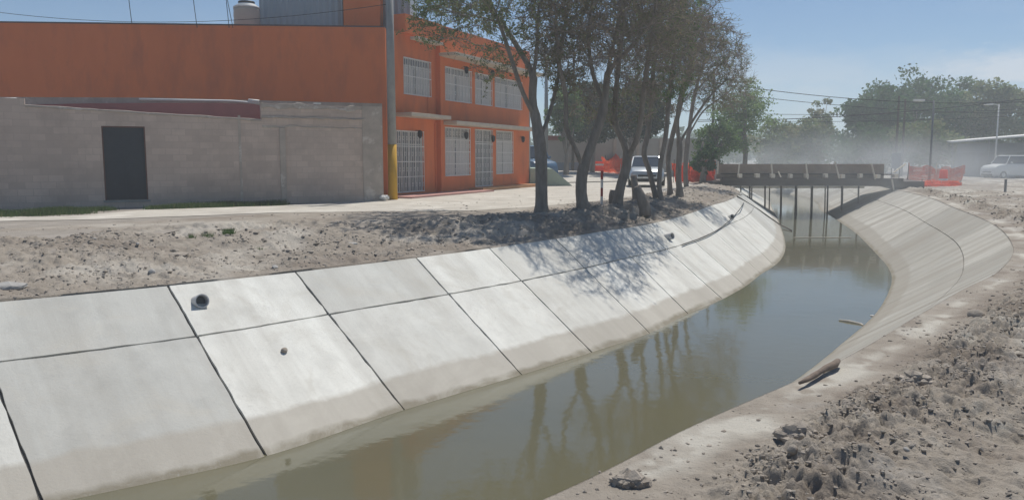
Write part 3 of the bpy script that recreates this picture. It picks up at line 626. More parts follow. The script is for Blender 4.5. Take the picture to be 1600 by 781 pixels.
fd = (FB-FA)[:2]; fl = np.linalg.norm(fd); fd /= fl; fn = np.array([fd[1], -fd[0]])       # facade direction and outward normal
house = thing('house', 'two storey orange house with white window grilles and cream canopies', 'house')
def FP(s, z, o=0.): return np.array([FA[0]+fd[0]*s+fn[0]*o, FA[1]+fd[1]*s+fn[1]*o, z])
def fbox(mb, s0, s1, o0, o1, z0, z1, mi=0, c=.5):
    mb.add([FP(s, z, o) for z in (z0, z1) for o in (o0, o1) for s in (s0, s1)], [(0, 1, 3, 2), (4, 6, 7, 5), (0, 4, 5, 1), (2, 3, 7, 6), (0, 2, 6, 4), (1, 5, 7, 3)], mi, c)
def fpx(px, py): return vp(px, py, FA, FB)
s_corner = -4.15; s_end = fl+.05; ROOF = 6.35; PAR = 7.05; DEPTH = 9
A0 = FP(s_corner, 0)[:2]; side_end = gp(0, 329, 0)[:2]; SW = np.array([-27., 29.0])
# walls with real openings: built from strips around each opening
openings = []
def opening(px0, py0, px1, py1):   # top-left, bottom-right pixels
    s0, z1 = fpx(px0, py0); s1, _ = fpx(px1, py1); _, z0 = fpx(px0, py1); s1b, z0b = fpx(px1, py1); return s0, s1, z0b, z1
ops = {'gate': (*[fpx(623, 205)[0], fpx(665, 205)[0]], .12, fpx(623, 203)[1]),
       'up0': (fpx(634, 88)[0], fpx(676, 88)[0], fpx(634, 147)[1], fpx(634, 88)[1]),
       'lw1': (fpx(695, 200)[0], fpx(734, 200)[0], fpx(695, 276)[1], fpx(695, 198)[1]),
       'door': (fpx(742, 205)[0], fpx(769, 205)[0], .15, fpx(695, 198)[1]),
       'lw2': (fpx(775, 205)[0], fpx(801, 205)[0], fpx(695, 276)[1], fpx(695, 198)[1]),
       'uw1': (fpx(695, 104)[0], fpx(736, 104)[0], fpx(694, 157)[1], fpx(694, 103)[1]),
       'ud': (fpx(742, 112)[0], fpx(768, 112)[0], fpx(694, 157)[1], fpx(694, 103)[1]),
       'uw2': (fpx(773, 120)[0], fpx(815, 120)[0], fpx(694, 157)[1], fpx(694, 103)[1])}
mb = MB()
def wall_with(mb, s0, s1, z0, z1, hol, o0, o1):
    xs = sorted({s0, s1, *[a for h in hol for a in h[:2]]}); zs = sorted({z0, z1, *[a for h in hol for a in h[2:]]})
    for i in range(len(xs)-1):
        run = None
        for j in range(len(zs)-1):
            cx, cz = (xs[i]+xs[i+1])/2, (zs[j]+zs[j+1])/2; solid = not any(h[0] < cx < h[1] and h[2] < cz < h[3] for h in hol)
            if solid: run = (run[0] if run else zs[j], zs[j+1])
            if (not solid or j == len(zs)-2) and run: fbox(mb, xs[i], xs[i+1], o0, o1, run[0], run[1]); run = None
wall_with(mb, s_corner, 0, -.1, ROOF, [ops['gate'], ops['up0']], -.28, -.12)
wall_with(mb, 0, s_end, -.1, PAR-.7, [ops[k] for k in ('lw1', 'door', 'lw2', 'uw1', 'ud', 'uw2')], -.25, 0)
fbox(mb, -2.9, 0, -.45, .12, ROOF, PAR); fbox(mb, 0.004, s_end, -.35, .02, PAR-.7, PAR)
fbox(mb, -.18, .05, -.12, .10, -.1, PAR-.75)     # pilaster
# side wall running left
e = SW-A0; el = np.linalg.norm(e); e /= el; en = np.array([-e[1], e[0]]); 
if en[1] > 0: en = -en
def slab_(mb, p, q, th, z0, z1, mi=0):
    p = np.array(p[:2], float); q = np.array(q[:2], float); d = q-p; d /= np.linalg.norm(d); n_ = np.array([-d[1], d[0]])
    if n_[1] < 0: n_ = -n_
    P = [p, q, q+n_*th, p+n_*th]
    mb.add([(a[0], a[1], z) for z in (z0, z1) for a in P], [(3, 2, 1, 0), (4, 5, 6, 7), (0, 1, 5, 4), (1, 2, 6, 5), (2, 3, 7, 6), (3, 0, 4, 7)], mi)
slab_(mb, SW, A0, .25, -.1, ROOF)
mb.build('wall', M_orange, house)
# right end and back walls, roof
mb = MB(); E1 = FP(s_end, 0)[:2]; back = np.array([E1[0]-9, E1[1]+4.]); B2 = np.array([SW[0], back[1]])
mb.prism([tuple(E1-fn*.25), tuple(back), tuple(B2), tuple(SW+np.array([0, .25])), tuple(A0-fn*.3+np.array([0, .3]))][::-1], ROOF-.75, ROOF-.45)
slab_(mb, E1-fn*.02, back, .2, -.1, PAR-.1); mb.build('roof', M_conc, house)
mb = MB(); slab_(mb, SW+np.array([0, -.03]), A0+np.array([-.02, -.03]), .31, ROOF, ROOF+.05); mb.build('coping', mat('dark_coping', (.12, .10, .10)), house)
# canopies
zc = fpx(692, 190)[1]
mb = MB(); fbox(mb, s_corner+.8, -.2, -.1, .62, zc+.05, zc+.20); mb.build('canopy', M_cream, house, bevel=.01)
mb = MB(); fbox(mb, 0.1, s_end+.1, .01, .72, zc-.14, zc+.02); mb.build('canopy', M_cream, house, bevel=.01)
zu = fpx(692, 89)[1]
mb = MB(); fbox(mb, -.18, s_end+.1, .03, .85, zu-.02, zu+.12); mb.build('canopy', M_cream, house, bevel=.01)
mb = MB(); z_ = fpx(655, 65)[1]; fbox(mb, -2.6, -.6, .13, .5, z_-.05, z_+.06); mb.build('canopy', M_cream, house, bevel=.01)
# windows
def win(key, kind, cols, rows, arch=False):
    s0, s1, z0, z1 = ops[key]; of = -.12 if key in ('gate', 'up0') else 0.
    f = MB(); th = .055
    fbox(f, s0, s0+th, of-.13, of-.05, z0, z1); fbox(f, s1-th, s1, of-.13, of-.05, z0, z1); fbox(f, s0+th, s1-th, of-.13, of-.05, z1-th, z1); fbox(f, s0+th, s1-th, of-.13, of-.05, z0, z0+th)
    for k in range(1, cols):
        s = s0+(s1-s0)*k/cols; fbox(f, s-.02, s+.02, of-.125, of-.055, z0+th, z1-th)
    zt = z0+(z1-z0)*.78; fbox(f, s0+th, s1-th, of-.123, of-.057, zt-.02, zt+.02)
    fr = f.build(kind, M_white, house)
    g_ = MB(); fbox(g_, s0+.01, s1-.01, of-.10, of-.09, z0+.01, z1-.01); g_.build('pane', M_glass, fr)
    if kind == 'window':
        c_ = MB(); n = 24
        for k in range(n):
            a = s0+.06+(s1-s0-.12)*k/n; b_ = s0+.06+(s1-s0-.12)*(k+1)/n
            if .42 < (k+.5)/n < .5: continue
            o1, o2 = (-.085, -.075) if k % 2 else (-.075, -.085); c_.add([FP(a, z0+.05, of+o1), FP(b_, z0+.05, of+o2), FP(b_, zt-.03, of+o2), FP(a, zt-.03, of+o1)], [(0, 1, 2, 3)])
        c_.build('curtain', M_curtain, fr)
    g_ = MB(); nb = max(int((s1-s0)/.13), 4)
    for k in range(nb+1):
        s = s0+(s1-s0)*k/nb; fbox(g_, s-.011, s+.011, of+.015, of+.031, z0+.01, z1-.01)
    for k in range(rows+1):
        z = z0+.03+(z1-z0-.06)*k/rows; fbox(g_, s0, s1, of+.032, of+.046, z-.014, z+.014)
    # scrolls
    for k in range(nb):
        for r_ in range(rows):
            if (k+r_) % 2: continue
            s = s0+(s1-s0)*(k+.5)/nb; z = z0+(z1-z0)*(r_+.5)/rows; rr = .05
            pts = [FP(s+rr*math.cos(a), z+rr*1.5*math.sin(a), of+.023) for a in np.linspace(0, 2*math.pi, 9)]; g_.tube(pts, .007, 4, cap=False)
    g_.build('grille', M_grille, fr)
    return fr
win('up0', 'window', 4, 2); win('lw1', 'window', 3, 4); win('lw2', 'window', 2, 4); win('uw1', 'window', 4, 2); win('ud', 'window', 2, 2); win('uw2', 'window', 4, 2)
win('door', 'door', 2, 4); win('gate', 'gate', 4, 4)
# near-black sheet behind the glass; the unlit interior is put into its colour
mb = MB(); fbox(mb, s_corner+.3, s_end-.3, -.9, -.8, 0, ROOF-.8); mb.build('interior_shade', M_dark, house)
# wall lamps
for s_, z_ in ((fpx(651, 210)[0], fpx(651, 210)[1]), (fpx(724, 212)[0], fpx(724, 212)[1]), (fpx(766, 217)[0], fpx(766, 217)[1]), (fpx(813, 218)[0], fpx(813, 218)[1]), (fpx(765, 115)[0], fpx(765, 115)[1]), (fpx(724, 110)[0], fpx(724, 110)[1])):
    mb = MB(); p_ = FP(s_, z_, .16); mb.lathe([(.03, z_+.16), (.10, z_+.10), (.085, z_-.08), (.04, z_-.16)], p_[0], p_[1], 8); mb.rod(p_+np.array([0, 0, .15]), FP(s_, z_+.15, -.05), .025); mb.build('wall_lamp', M_iron, house)
mb = MB(); mb.tube([FP(-.32, .2, -.09), FP(-.32, zc-.1, -.09)], .035, 8); mb.tube([FP(-.9, zc+.3, -.09), FP(-.9, fpx(660, 150)[1], -.09)], .02, 6); mb.build('downpipe', M_orange, house)
# roof-top parts
def onroof(px0, px1, y, ztop, name, material, corr=False):
    mb = MB(); X0, X1 = dp(px0, 40, y)[0], dp(px1, 40, y)[0]
    if corr:
        n = int((X1-X0)/.06); pts = [(X0+(X1-X0)*k/n, y+.025*math.sin(k*math.pi/2)) for k in range(n+1)]
        mb.add([(a, b_, z) for z in (ROOF-.4, ztop) for a, b_ in pts], [(k, k+1, n+2+k, n+1+k) for k in range(n)]); mb.box(X0, X1, y+.04, y+2.5, ROOF-.4, ztop)
    else: mb.box(X0, X1, y, y+2.4, ROOF-.44, ztop)
    return mb.build(name, material, house)
onroof(406, 535.5, 32.6, 9.4, 'roof_shed', M_corr, True); onroof(537, 594, 32.2, 9.2, 'stair_tower', M_orange); onroof(596, 641, 33.0, 9.3, 'roof_shed', M_corr, True)
# roof-top water tank: a thing standing on the roof
ty = 31.6; tx = dp(386, 30, ty)[0]; tz0 = ROOF-.45; zt = lambda py: dp(386, py, ty)[2]
tk = thing('water_tank', 'beige plastic water tank with sunlit domed top painted white standing on the orange roof', 'water tank', (tx, ty, tz0))
r_ = (405.5-366.5)/2/FPX*ty
mb = MB(); k = zt(14)-tz0; pr = [(r_, 0)]
for q in range(1, 9): pr += [(r_*(1.0 if q % 2 else .985), k*q/9), (r_*(1.0 if q % 2 else .985), k*q/9+.03)]
mb.lathe(pr+[(r_, k)], n=32); mb.build('tank_body', mat('beige_plastic', (.50, .44, .38), (.44, .39, .34), 2, .6), tk, True)
mb = MB(); mb.lathe([(r_*1.02, k), (r_*1.0, k+.05), (r_*.62, zt(7)-tz0), (r_*.6, zt(7)-tz0+.02)], n=32); mb.build('dome', M_white, tk, True)  # dome lighter than the body: sunlight on the top put into colour
mb = MB(); mb.lathe([(r_*.6, zt(7)-tz0+.02), (r_*.64, zt(7)-tz0+.06), (r_*.6, zt(3)-tz0), (r_*.3, zt(2)-tz0)], n=28); mb.build('lid', M_iron, tk, True)
# rebar stubs on the parapet
for px, lean, hgt, lab in ((207, -.12, 1.5, 'thin steel bar rising alone from the parapet, leftmost'), (308, -.14, 1.5, 'thin steel bar between the lone one and the bar pair'), (358, -.1, 1.5, 'left bar of the crossing pair beside the roof tank'), (364, -.28, 1.7, 'right bar of the crossing pair beside the roof tank')):
    q = dp(px, 46, 30.15); q[2] = ROOF-.1; mb = MB(); mb.tube([q, q+np.array([lean*.5, 0, hgt*.5]), q+np.array([lean, .02, hgt])], .013, 5); tag(mb.build('rebar', M_iron), lab, 'steel bar', 'steel bars sticking up from the orange parapet')

# sidewalk in front of the house
M_curb = mat('orange_kerb', (.62, .33, .16), (.5, .27, .14), 3, .85)
mb = MB(); fbox(mb, -4.6, 2.4, 0.12, 1.35, -.2, .07); mb.build('pavement', M_pink)['kind'] = 'structure'
mb = MB(); fbox(mb, 2.5, s_end+1.0, .02, .75, -.2, .14); mb.build('kerb', M_curb)['kind'] = 'structure'

# ------------------------------------------------------------------ block wall with doorway
bw = mat('concrete_block', (.66, .53, .445), (.55, .44, .37), 1.3, .92, .006, 25, c3=(.45, .36, .305), c3scale=.9, c3lo=.48, c3hi=.72)
t = bw.node_tree
tcn = N(t, 'ShaderNodeUVMap'); 
WA = gp(0, 329, 0); WB = gp(597, 314, 0); wd = (WB-WA)[:2]; wl = np.linalg.norm(wd); wd /= wl; wn = np.array([wd[1], -wd[0]])
g = N(t, 'ShaderNodeNewGeometry'); s3 = N(t, 'ShaderNodeSeparateXYZ'); t.links.new(g.outputs['Position'], s3.inputs[0])
dt = N(t, 'ShaderNodeVectorMath', operation='DOT_PRODUCT'); t.links.new(g.outputs['Position'], dt.inputs[0]); dt.inputs[1].default_value = (wd[0], wd[1], 0)
cb = N(t, 'ShaderNodeCombineXYZ'); t.links.new(dt.outputs['Value'], cb.inputs[0]); t.links.new(s3.outputs['Z'], cb.inputs[1])
bt = N(t, 'ShaderNodeTexBrick'); bt.inputs['Scale'].default_value = 1; bt.inputs['Mortar Size'].default_value = .012; bt.inputs['Brick Width'].default_value = .4; bt.inputs['Row Height'].default_value = .2; bt.inputs['Mortar Smooth'].default_value = .4
bt.inputs['Color1'].default_value = (0, 0, 0, 1); bt.inputs['Color2'].default_value = (.75, .75, .75, 1); bt.inputs['Mortar'].default_value = (.8, .8, .8, 1)
t.links.new(cb.outputs[0], bt.inputs['Vector'])
mfac = N(t, 'ShaderNodeMath', operation='MULTIPLY'); t.links.new(bt.outputs['Color'], mfac.inputs[0]); mfac.inputs[1].default_value = .62
insert_mix(bw, mfac.outputs[0], (.40, .315, .265))
wall = thing('block_wall', 'long grey brown concrete block wall with patched uneven top', 'wall')
def WP(s, z, o=0.): return (WA[0]+wd[0]*s+wn[0]*o, WA[1]+wd[1]*s+wn[1]*o, z)
def wbox(mb, s0, s1, o0, o1, z0, z1a, z1b=None):
    z1b = z1a if z1b is None else z1b
    vs_ = [WP(s, z0, o) for o in (o0, o1) for s in (s0, s1)]+[WP(s0, z1a, o0), WP(s1, z1b, o0), WP(s0, z1a, o1), WP(s1, z1b, o1)]
    mb.add(vs_, [(0, 1, 3, 2), (4, 6, 7, 5), (0, 4, 5, 1), (2, 3, 7, 6), (0, 2, 6, 4), (1, 5, 7, 3)])
wpx = lambda px, py: vp(px, py, WA, WB)
sd0, zd1 = wpx(158, 197); sd1, _ = wpx(226, 197); zd0 = wpx(163, 314)[1]
pts = [(-9, 153 if False else None)]
top = [(-9., wpx(0, 152)[1]), (wpx(38, 150)[0], wpx(38, 154)[1])]
mb = MB(); s1_, z1_ = wpx(38, 154)
wbox(mb, -9, s1_, -.15, 0, -.2, wpx(0, 152)[1], z1_)
a_ = (s1_, wpx(40, 164)[1]); b_ = (sd0, wpx(158, 171)[1]); c_ = (sd1, wpx(226, 176)[1]); d_ = (wpx(408, 186)[0], wpx(408, 187)[1])
wbox(mb, a_[0], b_[0], -.15, 0, -.2, a_[1], b_[1]); wbox(mb, b_[0], c_[0], -.15, 0, zd1, b_[1], c_[1]); wbox(mb, b_[0], c_[0], -.15, 0, -.2, zd0, zd0); wbox(mb, c_[0], d_[0], -.15, 0, -.2, c_[1], d_[1])
e_ = wpx(408, 161); f_ = wpx(490, 163); h_ = wpx(597, 168); wbox(mb, d_[0], f_[0], -.15, 0, -.2, e_[1], f_[1]); wbox(mb, f_[0], h_[0], -.15, 0, -.2, f_[1]-.03, h_[1])
mb.build('wall_panel', bw, wall)
M_oldc = mat('weathered_concrete', (.50, .43, .37), (.38, .325, .28), 3, .92, .02, 12, c3=(.60, .54, .48), c3scale=2.2, c3lo=.55, c3hi=.65)
for p0, p1, wd_ in ((436, 445, .05), (566, 597, .02), (372, 376, .012)):
    a0 = wpx(p0, 200)[0]; a1 = wpx(p1, 200)[0]; zt_ = wpx(p0, 200)[1] if p0 == 436 else (wpx(p0, 167)[1]+.02 if p0 > 500 else wpx(p0, 178)[1]-.05)
    mb = MB(); wbox(mb, a0, a1, 0.003, wd_, -.2, zt_); mb.build('column', M_oldc, wall)
def wavy(mb, s0, s1, zA, zB, hgt, o, seed):
    n = int((s1-s0)/.08); V = []; 
    for k in range(n+1):
        s = s0+(s1-s0)*k/n; z = lerp(zA, zB, k/n)+(.012 if seed == 9 else .05)*float(fbm(s, seed, 2, 4, seed)); hh = hgt*(1+(.4 if seed == 9 else 1.)*float(fbm(s, seed+7, 3, 4, seed)))
        V += [WP(s, z-hh/2, .002), WP(s, z-hh/2+.01, o), WP(s, z+hh/2-.01, o*.8), WP(s, z+hh/2, -.02)]
    F_ = [(4*k+j, 4*k+4+j, 4*k+5+j, 4*k+1+j) for k in range(n) for j in range(3)]; mb.add(V, F_)
sA = d_[0]; sB = h_[0]
for (ya, yb, hh, oo, sd_) in ((165, 171, .15, .03, 1), (183, 186, .06, .05, 2), (197, 200, .06, .02, 4)):
    mb = MB(); wavy(mb, sA+.02, sB-.6, wpx(410, ya)[1], wpx(560, yb)[1], hh, oo, sd_); mb.build('mortar_band', M_oldc, wall)
mb = MB(); wavy(mb, a_[0], d_[0], a_[1]-.02, d_[1]-.02, .07, .03, 9); mb.build('mortar_band', M_oldc, wall)
# door
dr = MB(); wbox(dr, sd0+.03, sd1-.03, -.11, -.07, zd0+.02, zd1-.03); 
M_door = mat('dark_blue_metal', (.028, .035, .05), (.02, .025, .036), 4, .55)
dob = dr.build('door', M_door, wall)
mb = MB(); sm = (sd0+sd1)/2; wbox(mb, sm-.02, sm+.02, -.069, -.055, zd0+.03, zd1-.04); zm = (zd0+zd1)/2+.1; wbox(mb, sd0+.05, sm-.025, -.069, -.06, zm-.02, zm+.02); wbox(mb, sm+.025, sd1-.05, -.069, -.06, zm-.02, zm+.02); mb.build('rail', mat('door_rail', (.04, .048, .065)), dob)
mb = MB(); wbox(mb, sd0, sd0+.035, -.12, .004, zd0, zd1); wbox(mb, sd1-.035, sd1, -.12, .004, zd0, zd1); wbox(mb, sd0+.035, sd1-.035, -.12, .004, zd1-.035, zd1); mb.build('door_frame', mat('rusty_frame', (.16, .065, .05), (.10, .05, .04), 8), wall)
mb = MB(); wbox(mb, sd0-.05, sd1+.06, -.1, .05, zd0-.05, zd0+.015); mb.build('door_sill', M_conc, wall)
# lean-to behind the wall: grey back wall, pink sheet, white pipe
def behind(px, py, off):
    a2 = np.array(WP(0, 0, -off)); b2 = np.array(WP(wl, 0, -off)); s, z = vp(px, py, a2, b2); return s, z
lt = thing('lean_to', 'pink red sheet roof and grey ledge of a lean-to behind the block wall', 'shed')
mb = MB(); P = [(45, 164), (120, 162), (250, 161), (340, 161), (398, 163), (408, 166), (409, 190), (300, 190), (150, 185), (45, 175)]
ps = [behind(x, y, .5) for x, y in P]; n = len(ps); mb.add([WP(s, z, -.5) for s, z in ps]+[WP(s, z, -.55) for s, z in ps], [tuple(range(n)), tuple(range(2*n-1, n-1, -1))]+[(i, n+i, n+(i+1) % n, (i+1) % n) for i in range(n)])
mb.build('sheet_roof', mat('faded_pink_sheet', (.34, .13, .13), (.28, .11, .11), 2, .7), lt)
mb = MB(); s0, z0 = behind(-200, 151, 1.0); s1, z1 = behind(597, 162, 1.0); sm_, zm_ = behind(250, 153, 1.0); wbox(mb, s0, sm_, -1.2, -1.0, -.1, z0, zm_); wbox(mb, sm_, s1, -1.2, -1.0, -.1, zm_, z1); mb.build('back_wall', M_oldc, lt)
mb = MB(); pp = [behind(x, y, .8) for x, y in ((217, 155.5), (300, 157), (360, 158), (385, 160), (405, 162))]; mb.tube([WP(s, z, -.8) for s, z in pp], .035, 8)
pp = [behind(x, y, .8) for x, y in ((388, 157), (405, 158.5))]; mb.tube([WP(s, z, -.8) for s, z in pp], .05, 8); mb.build('pipe', M_white, lt, True)
mb = MB(); pp = [behind(x, y, .8) for x, y in ((0, 154.5), (26, 154.5))]; mb.tube([WP(s, z, -.8) for s, z in pp], .03, 8); mb.build('pipe', M_white, lt, True)
mb = MB(); s, z = wpx(491, 163); wbox(mb, s, s+.22, -.16, .02, z, z+.05); tag(mb.build('brick', M_white), 'white painted brick lying on top of the block wall', 'brick')

# ------------------------------------------------------------------ utility poles, lamps, cables
M_pole = mat('concrete_pole', (.33, .335, .33), (.27, .275, .27), 4, .8, .004, 30); M_yel = mat('yellow_paint', (.62, .36, .03), (.50, .29, .03), 3, .75, c3=(.35, .24, .08), c3scale=4, c3lo=.6, c3hi=.75)
def concrete_pole(px, py, H, r0, r1, yband, label):
    p_ = gp(px, py, 0); t_ = thing('utility_pole', label, 'utility pole', tuple(p_), 0, 'concrete utility poles')
    yb = dp(px, yband, p_[1])[2] if yband else 0
    if yband:
        mb = MB(); mb.tube([(0, 0, -.2), (0, 0, yb)], [r0*1.03, lerp(r0, r1, yb/H)*1.03], 20); mb.build('painted_base', M_yel, t_, True)
    mb = MB(); mb.tube([(0, 0, yb), (0, 0, H)], [lerp(r0, r1, yb/H), r1], 20); mb.build('shaft', M_pole, t_, True)
    mb = MB(); mb.box(-.9, .9, -.05, .05, H-.5, H-.4)
    for x in (-.85, -.4, .4, .85): mb.lathe([(.03, H-.4), (.05, H-.33), (.02, H-.25)], x, 0, 8)
    mb.build('cross_arm', M_post, t_)
    return p_
pA = concrete_pole(614, 312, 8.6, .17, .12, 226, 'tall concrete utility pole with yellow painted foot in front of the orange house')
pB = concrete_pole(853, 279, 9.0, .16, .12, 252, 'concrete utility pole standing behind the nearest tree trunk')
M_steel = mat('grey_steel', (.16, .17, .18), (.12, .13, .14), 4, .5)
def lamp_post(px, z0, y, ytop, arm_px, label, m=None):
    b_ = dp(px, 280, y); zt_ = dp(px, ytop, y)[2]; t_ = thing('street_lamp', label, 'street lamp', (b_[0], y, z0), 0, 'street lamps beyond the right bank')
    H = zt_-z0; mb = MB(); mb.tube([(0, 0, 0), (0, 0, H)], [.09, .055], 10); mb.build('post', m or M_steel, t_, True)
    dx = dp(arm_px, ytop, y)[0]-b_[0]; mb = MB(); mb.tube([(0, 0, H-.15), (dx*.5, 0, H-.02), (dx, 0, H)], .035, 6); mb.build('arm', m or M_steel, t_)
    mb = MB(); sx = -1 if dx < 0 else 1; mb.box(min(dx, dx+sx*.75), max(dx, dx+sx*.75), -.16, .16, H-.08, H+.06); mb.build('lamp_head', M_white, t_, bevel=.04)
    return b_[0], y, zt_
lp1 = lamp_post(1452, -.25, 58, 157, 1444, 'grey street lamp with its head to the left beside the orange netting')
lp2 = lamp_post(1553, -.25, 74, 163, 1551, 'farther street lamp above the long pale roof', M_white)
def plain_pole(px, y, ytop, z0, r, label, name='wooden_pole', m=None):
    b_ = dp(px, 260, y); zt_ = dp(px, ytop, y)[2]; mb = MB(); mb.tube([(0, 0, 0), (0, 0, zt_-z0)], [r, r*.7], 8); o = mb.build(name, m or M_post, loc=(b_[0], y, z0)); tag(o, label, 'pole', 'dark poles behind the bridge'); return np.array([b_[0], y, zt_])
q1 = plain_pole(1399, 74, 150, -.25, .13, 'dark slim pole behind the white board, left of the pair')
q2 = plain_pole(1409, 78, 155, -.25, .13, 'dark slim pole behind the white board, right of the pair')
q3 = plain_pole(1112, 66, 110, 0, .12, 'dark slim pole rising behind the orange heap of netting')
q0 = plain_pole(895, 62, 90, 0, .12, 'dark slim pole rising behind the forked tree')
M_cable = mat('cable', (.02, .02, .022))
def cable(a, b, sag, label, r=.014):
    a = np.array(a, float); b = np.array(b, float); L = np.linalg.norm(b-a); pts = [lerp(a, b, k/24)-np.array([0, 0, sag*4*(k/24)*(1-k/24)]) for k in range(25)]
    mb = MB(); mb.tube(pts, r, 5); tag(mb.build('overhead_cable', M_cable), label, 'cable', 'overhead cables')
cable(dp(1090, 125, 52), dp(1700, 152, 64), .9, 'highest overhead cable crossing the sky left of the far trees', .022)
cable(dp(1090, 140, 60), dp(1700, 175, 75), .7, 'second overhead cable across the gap between the trees', .022)
cable(dp(1090, 176, 60), dp(1700, 162, 75), .5, 'third overhead cable across the gap between the trees', .018)
cable(dp(1090, 187, 60), dp(1700, 172, 75), .5, 'fourth overhead cable across the gap between the trees', .018)
cable(dp(1090, 190, 62), dp(1700, 140, 72), .6, 'lowest rising cable crossing in front of the far trees', .03)
cable((pA[0], pA[1], 8.0), (-40, 33, 9.8), 1.0, 'thin cable running left from the yellow footed pole over the roof', .012)
cable((pA[0], pA[1], 6.9), (-26, 34, 8.3), .9, 'lower thin cable sagging over the roof shed', .010)
cable((pA[0]-.5, pA[1], 8.15), (pB[0]-.5, pB[1], 8.5), .5, 'left cable strung between the two concrete poles', .012)
cable((pA[0]+.5, pA[1], 8.15), (pB[0]+.5, pB[1], 8.5), .6, 'right cable strung between the two concrete poles', .012)

# ------------------------------------------------------------------ trees
M_bark = mat('bark', (.30, .265, .235), (.17, .15, .13), 7, .95, .02, 22, stretch=(1, 1, .35)); M_bark2 = mat('twig_bark', (.26, .21, .18), (.19, .155, .135), 5, .95)
def leaf_mat(name, c1, c2, c3):
    m = bpy.data.materials.new(name); m.use_nodes = True; t = m.node_tree; p = t.nodes['Principled BSDF']; p.inputs['Roughness'].default_value = .6; p.inputs['Specular IOR Level'].default_value = .25
    at = N(t, 'ShaderNodeAttribute'); at.attribute_name = 'tint'; cr = N(t, 'ShaderNodeValToRGB'); e = cr.color_ramp.elements
    e[0].position = 0; e[0].color = (*c1, 1); e[1].position = 1; e[1].color = (*c3, 1); k = e.new(.5); k.color = (*c2, 1)
    t.links.new(at.outputs['Fac'], cr.inputs[0]); t.links.new(cr.outputs[0], p.inputs['Base Color'])
    tr = N(t, 'ShaderNodeBsdfTranslucent'); t.links.new(cr.outputs[0], tr.inputs[0]); mx = N(t, 'ShaderNodeMixShader'); mx.inputs[0].default_value = .5
    t.links.new(p.outputs[0], mx.inputs[1]); t.links.new(tr.outputs[0], mx.inputs[2]); t.links.new(mx.outputs[0], t.nodes['Material Output'].inputs[0]); return m
L_dry = leaf_mat('dry_leaves', (.13, .165, .075), (.23, .21, .12), (.31, .23, .16))
L_olive = leaf_mat('olive_leaves', (.10, .15, .06), (.17, .215, .095), (.26, .23, .14))
L_green = leaf_mat('green_leaves', (.06, .12, .035), (.10, .18, .05), (.15, .23, .07))
L_dark = leaf_mat('dark_leaves', (.03, .075, .025), (.05, .115, .035), (.08, .16, .05))
L_pale = leaf_mat('pale_leaves', (.11, .18, .07), (.17, .26, .09), (.24, .32, .13))

L_ever = leaf_mat('evergreen_leaves', (.018, .035, .016), (.028, .055, .022), (.05, .085, .03))
def leaves(P, size, rg, cfun=None, aspect=.5):
    n = len(P); a = rg.normal(size=(n, 3)); a /= np.linalg.norm(a, axis=1)[:, None]; b = rg.normal(size=(n, 3)); b -= a*(a*b).sum(1)[:, None]; b /= np.linalg.norm(b, axis=1)[:, None]
    s = size*(.6+.8*rg.random((n, 1))); w = s*aspect
    V = np.stack([P-a*s*.5, P+b*w*.5, P+a*s*.5, P-b*w*.5], 1).reshape(-1, 3)
    F = np.arange(4*n).reshape(-1, 4); c = rg.random(n) if cfun is None else cfun(P, rg); return V, F, np.repeat(c, 4)
def colonize(paths, ells, natt, rg, step=.24, infl=2.4, kill=.42, iters=70):
    nodes = []; par = []
    for pi, path in enumerate(paths):
        pts = catmull(path, 6); prev = -1
        if pi: prev = int(np.argmin([np.linalg.norm(np.array(q)-pts[0]) for q in nodes]))
        d = np.r_[0, np.cumsum(np.linalg.norm(np.diff(pts, axis=0), axis=1))]; m = max(int(d[-1]/step), 2)
        for k in range(0 if pi == 0 else 1, m+1):
            q = np.array([np.interp(d[-1]*k/m, d, pts[:, j]) for j in range(3)]); nodes.append(q); par.append(prev); prev = len(nodes)-1
    base_n = len(nodes)
    A = []
    vol = np.array([e[1][0]*e[1][1]*e[1][2] for e in ells]); vol = vol/vol.sum()
    for (c, r), w in zip(ells, vol):
        k = int(natt*w); u = rg.normal(size=(k, 3)); u /= np.linalg.norm(u, axis=1)[:, None]; u *= rg.random((k, 1))**(1/2.4); A.append(np.array(c)+u*np.array(r))
    A = np.concatenate(A); alive = np.ones(len(A), bool)
    dist = np.full(len(A), 1e9); near = np.zeros(len(A), int); done = 0
    for it in range(iters):
        NN = np.array(nodes[done:])
        if len(NN):
            D = np.linalg.norm(A[:, None]-NN[None], axis=2); j = D.argmin(1); dm = D[np.arange(len(A)), j]; up = dm < dist; dist[up] = dm[up]; near[up] = j[up]+done
        done = len(nodes); alive &= dist > kill
        if not alive.any(): break
        lim = infl if it > 4 else 9; act = alive & (dist < (infl if it > 10 else 5))
        if not act.any(): break
        Nn = np.array(nodes); acc = {}
        idx = np.where(act)[0]; vec = A[idx]-Nn[near[idx]]; vec /= np.linalg.norm(vec, axis=1)[:, None]
        S = np.zeros((len(nodes), 3)); C = np.zeros(len(nodes)); np.add.at(S, near[idx], vec); np.add.at(C, near[idx], 1)
        for q in np.where(C > 0)[0]:
            d = S[q]/C[q]
            if par[q] >= 0:
                pd = Nn[q]-Nn[par[q]]; pd /= max(np.linalg.norm(pd), 1e-6); d = d+pd*.35
            d = d+rg.normal(0, .22, 3)+np.array([0, 0, .06]); d /= np.linalg.norm(d); nodes.append(Nn[q]+d*step); par.append(int(q))
    return np.array(nodes), np.array(par), base_n
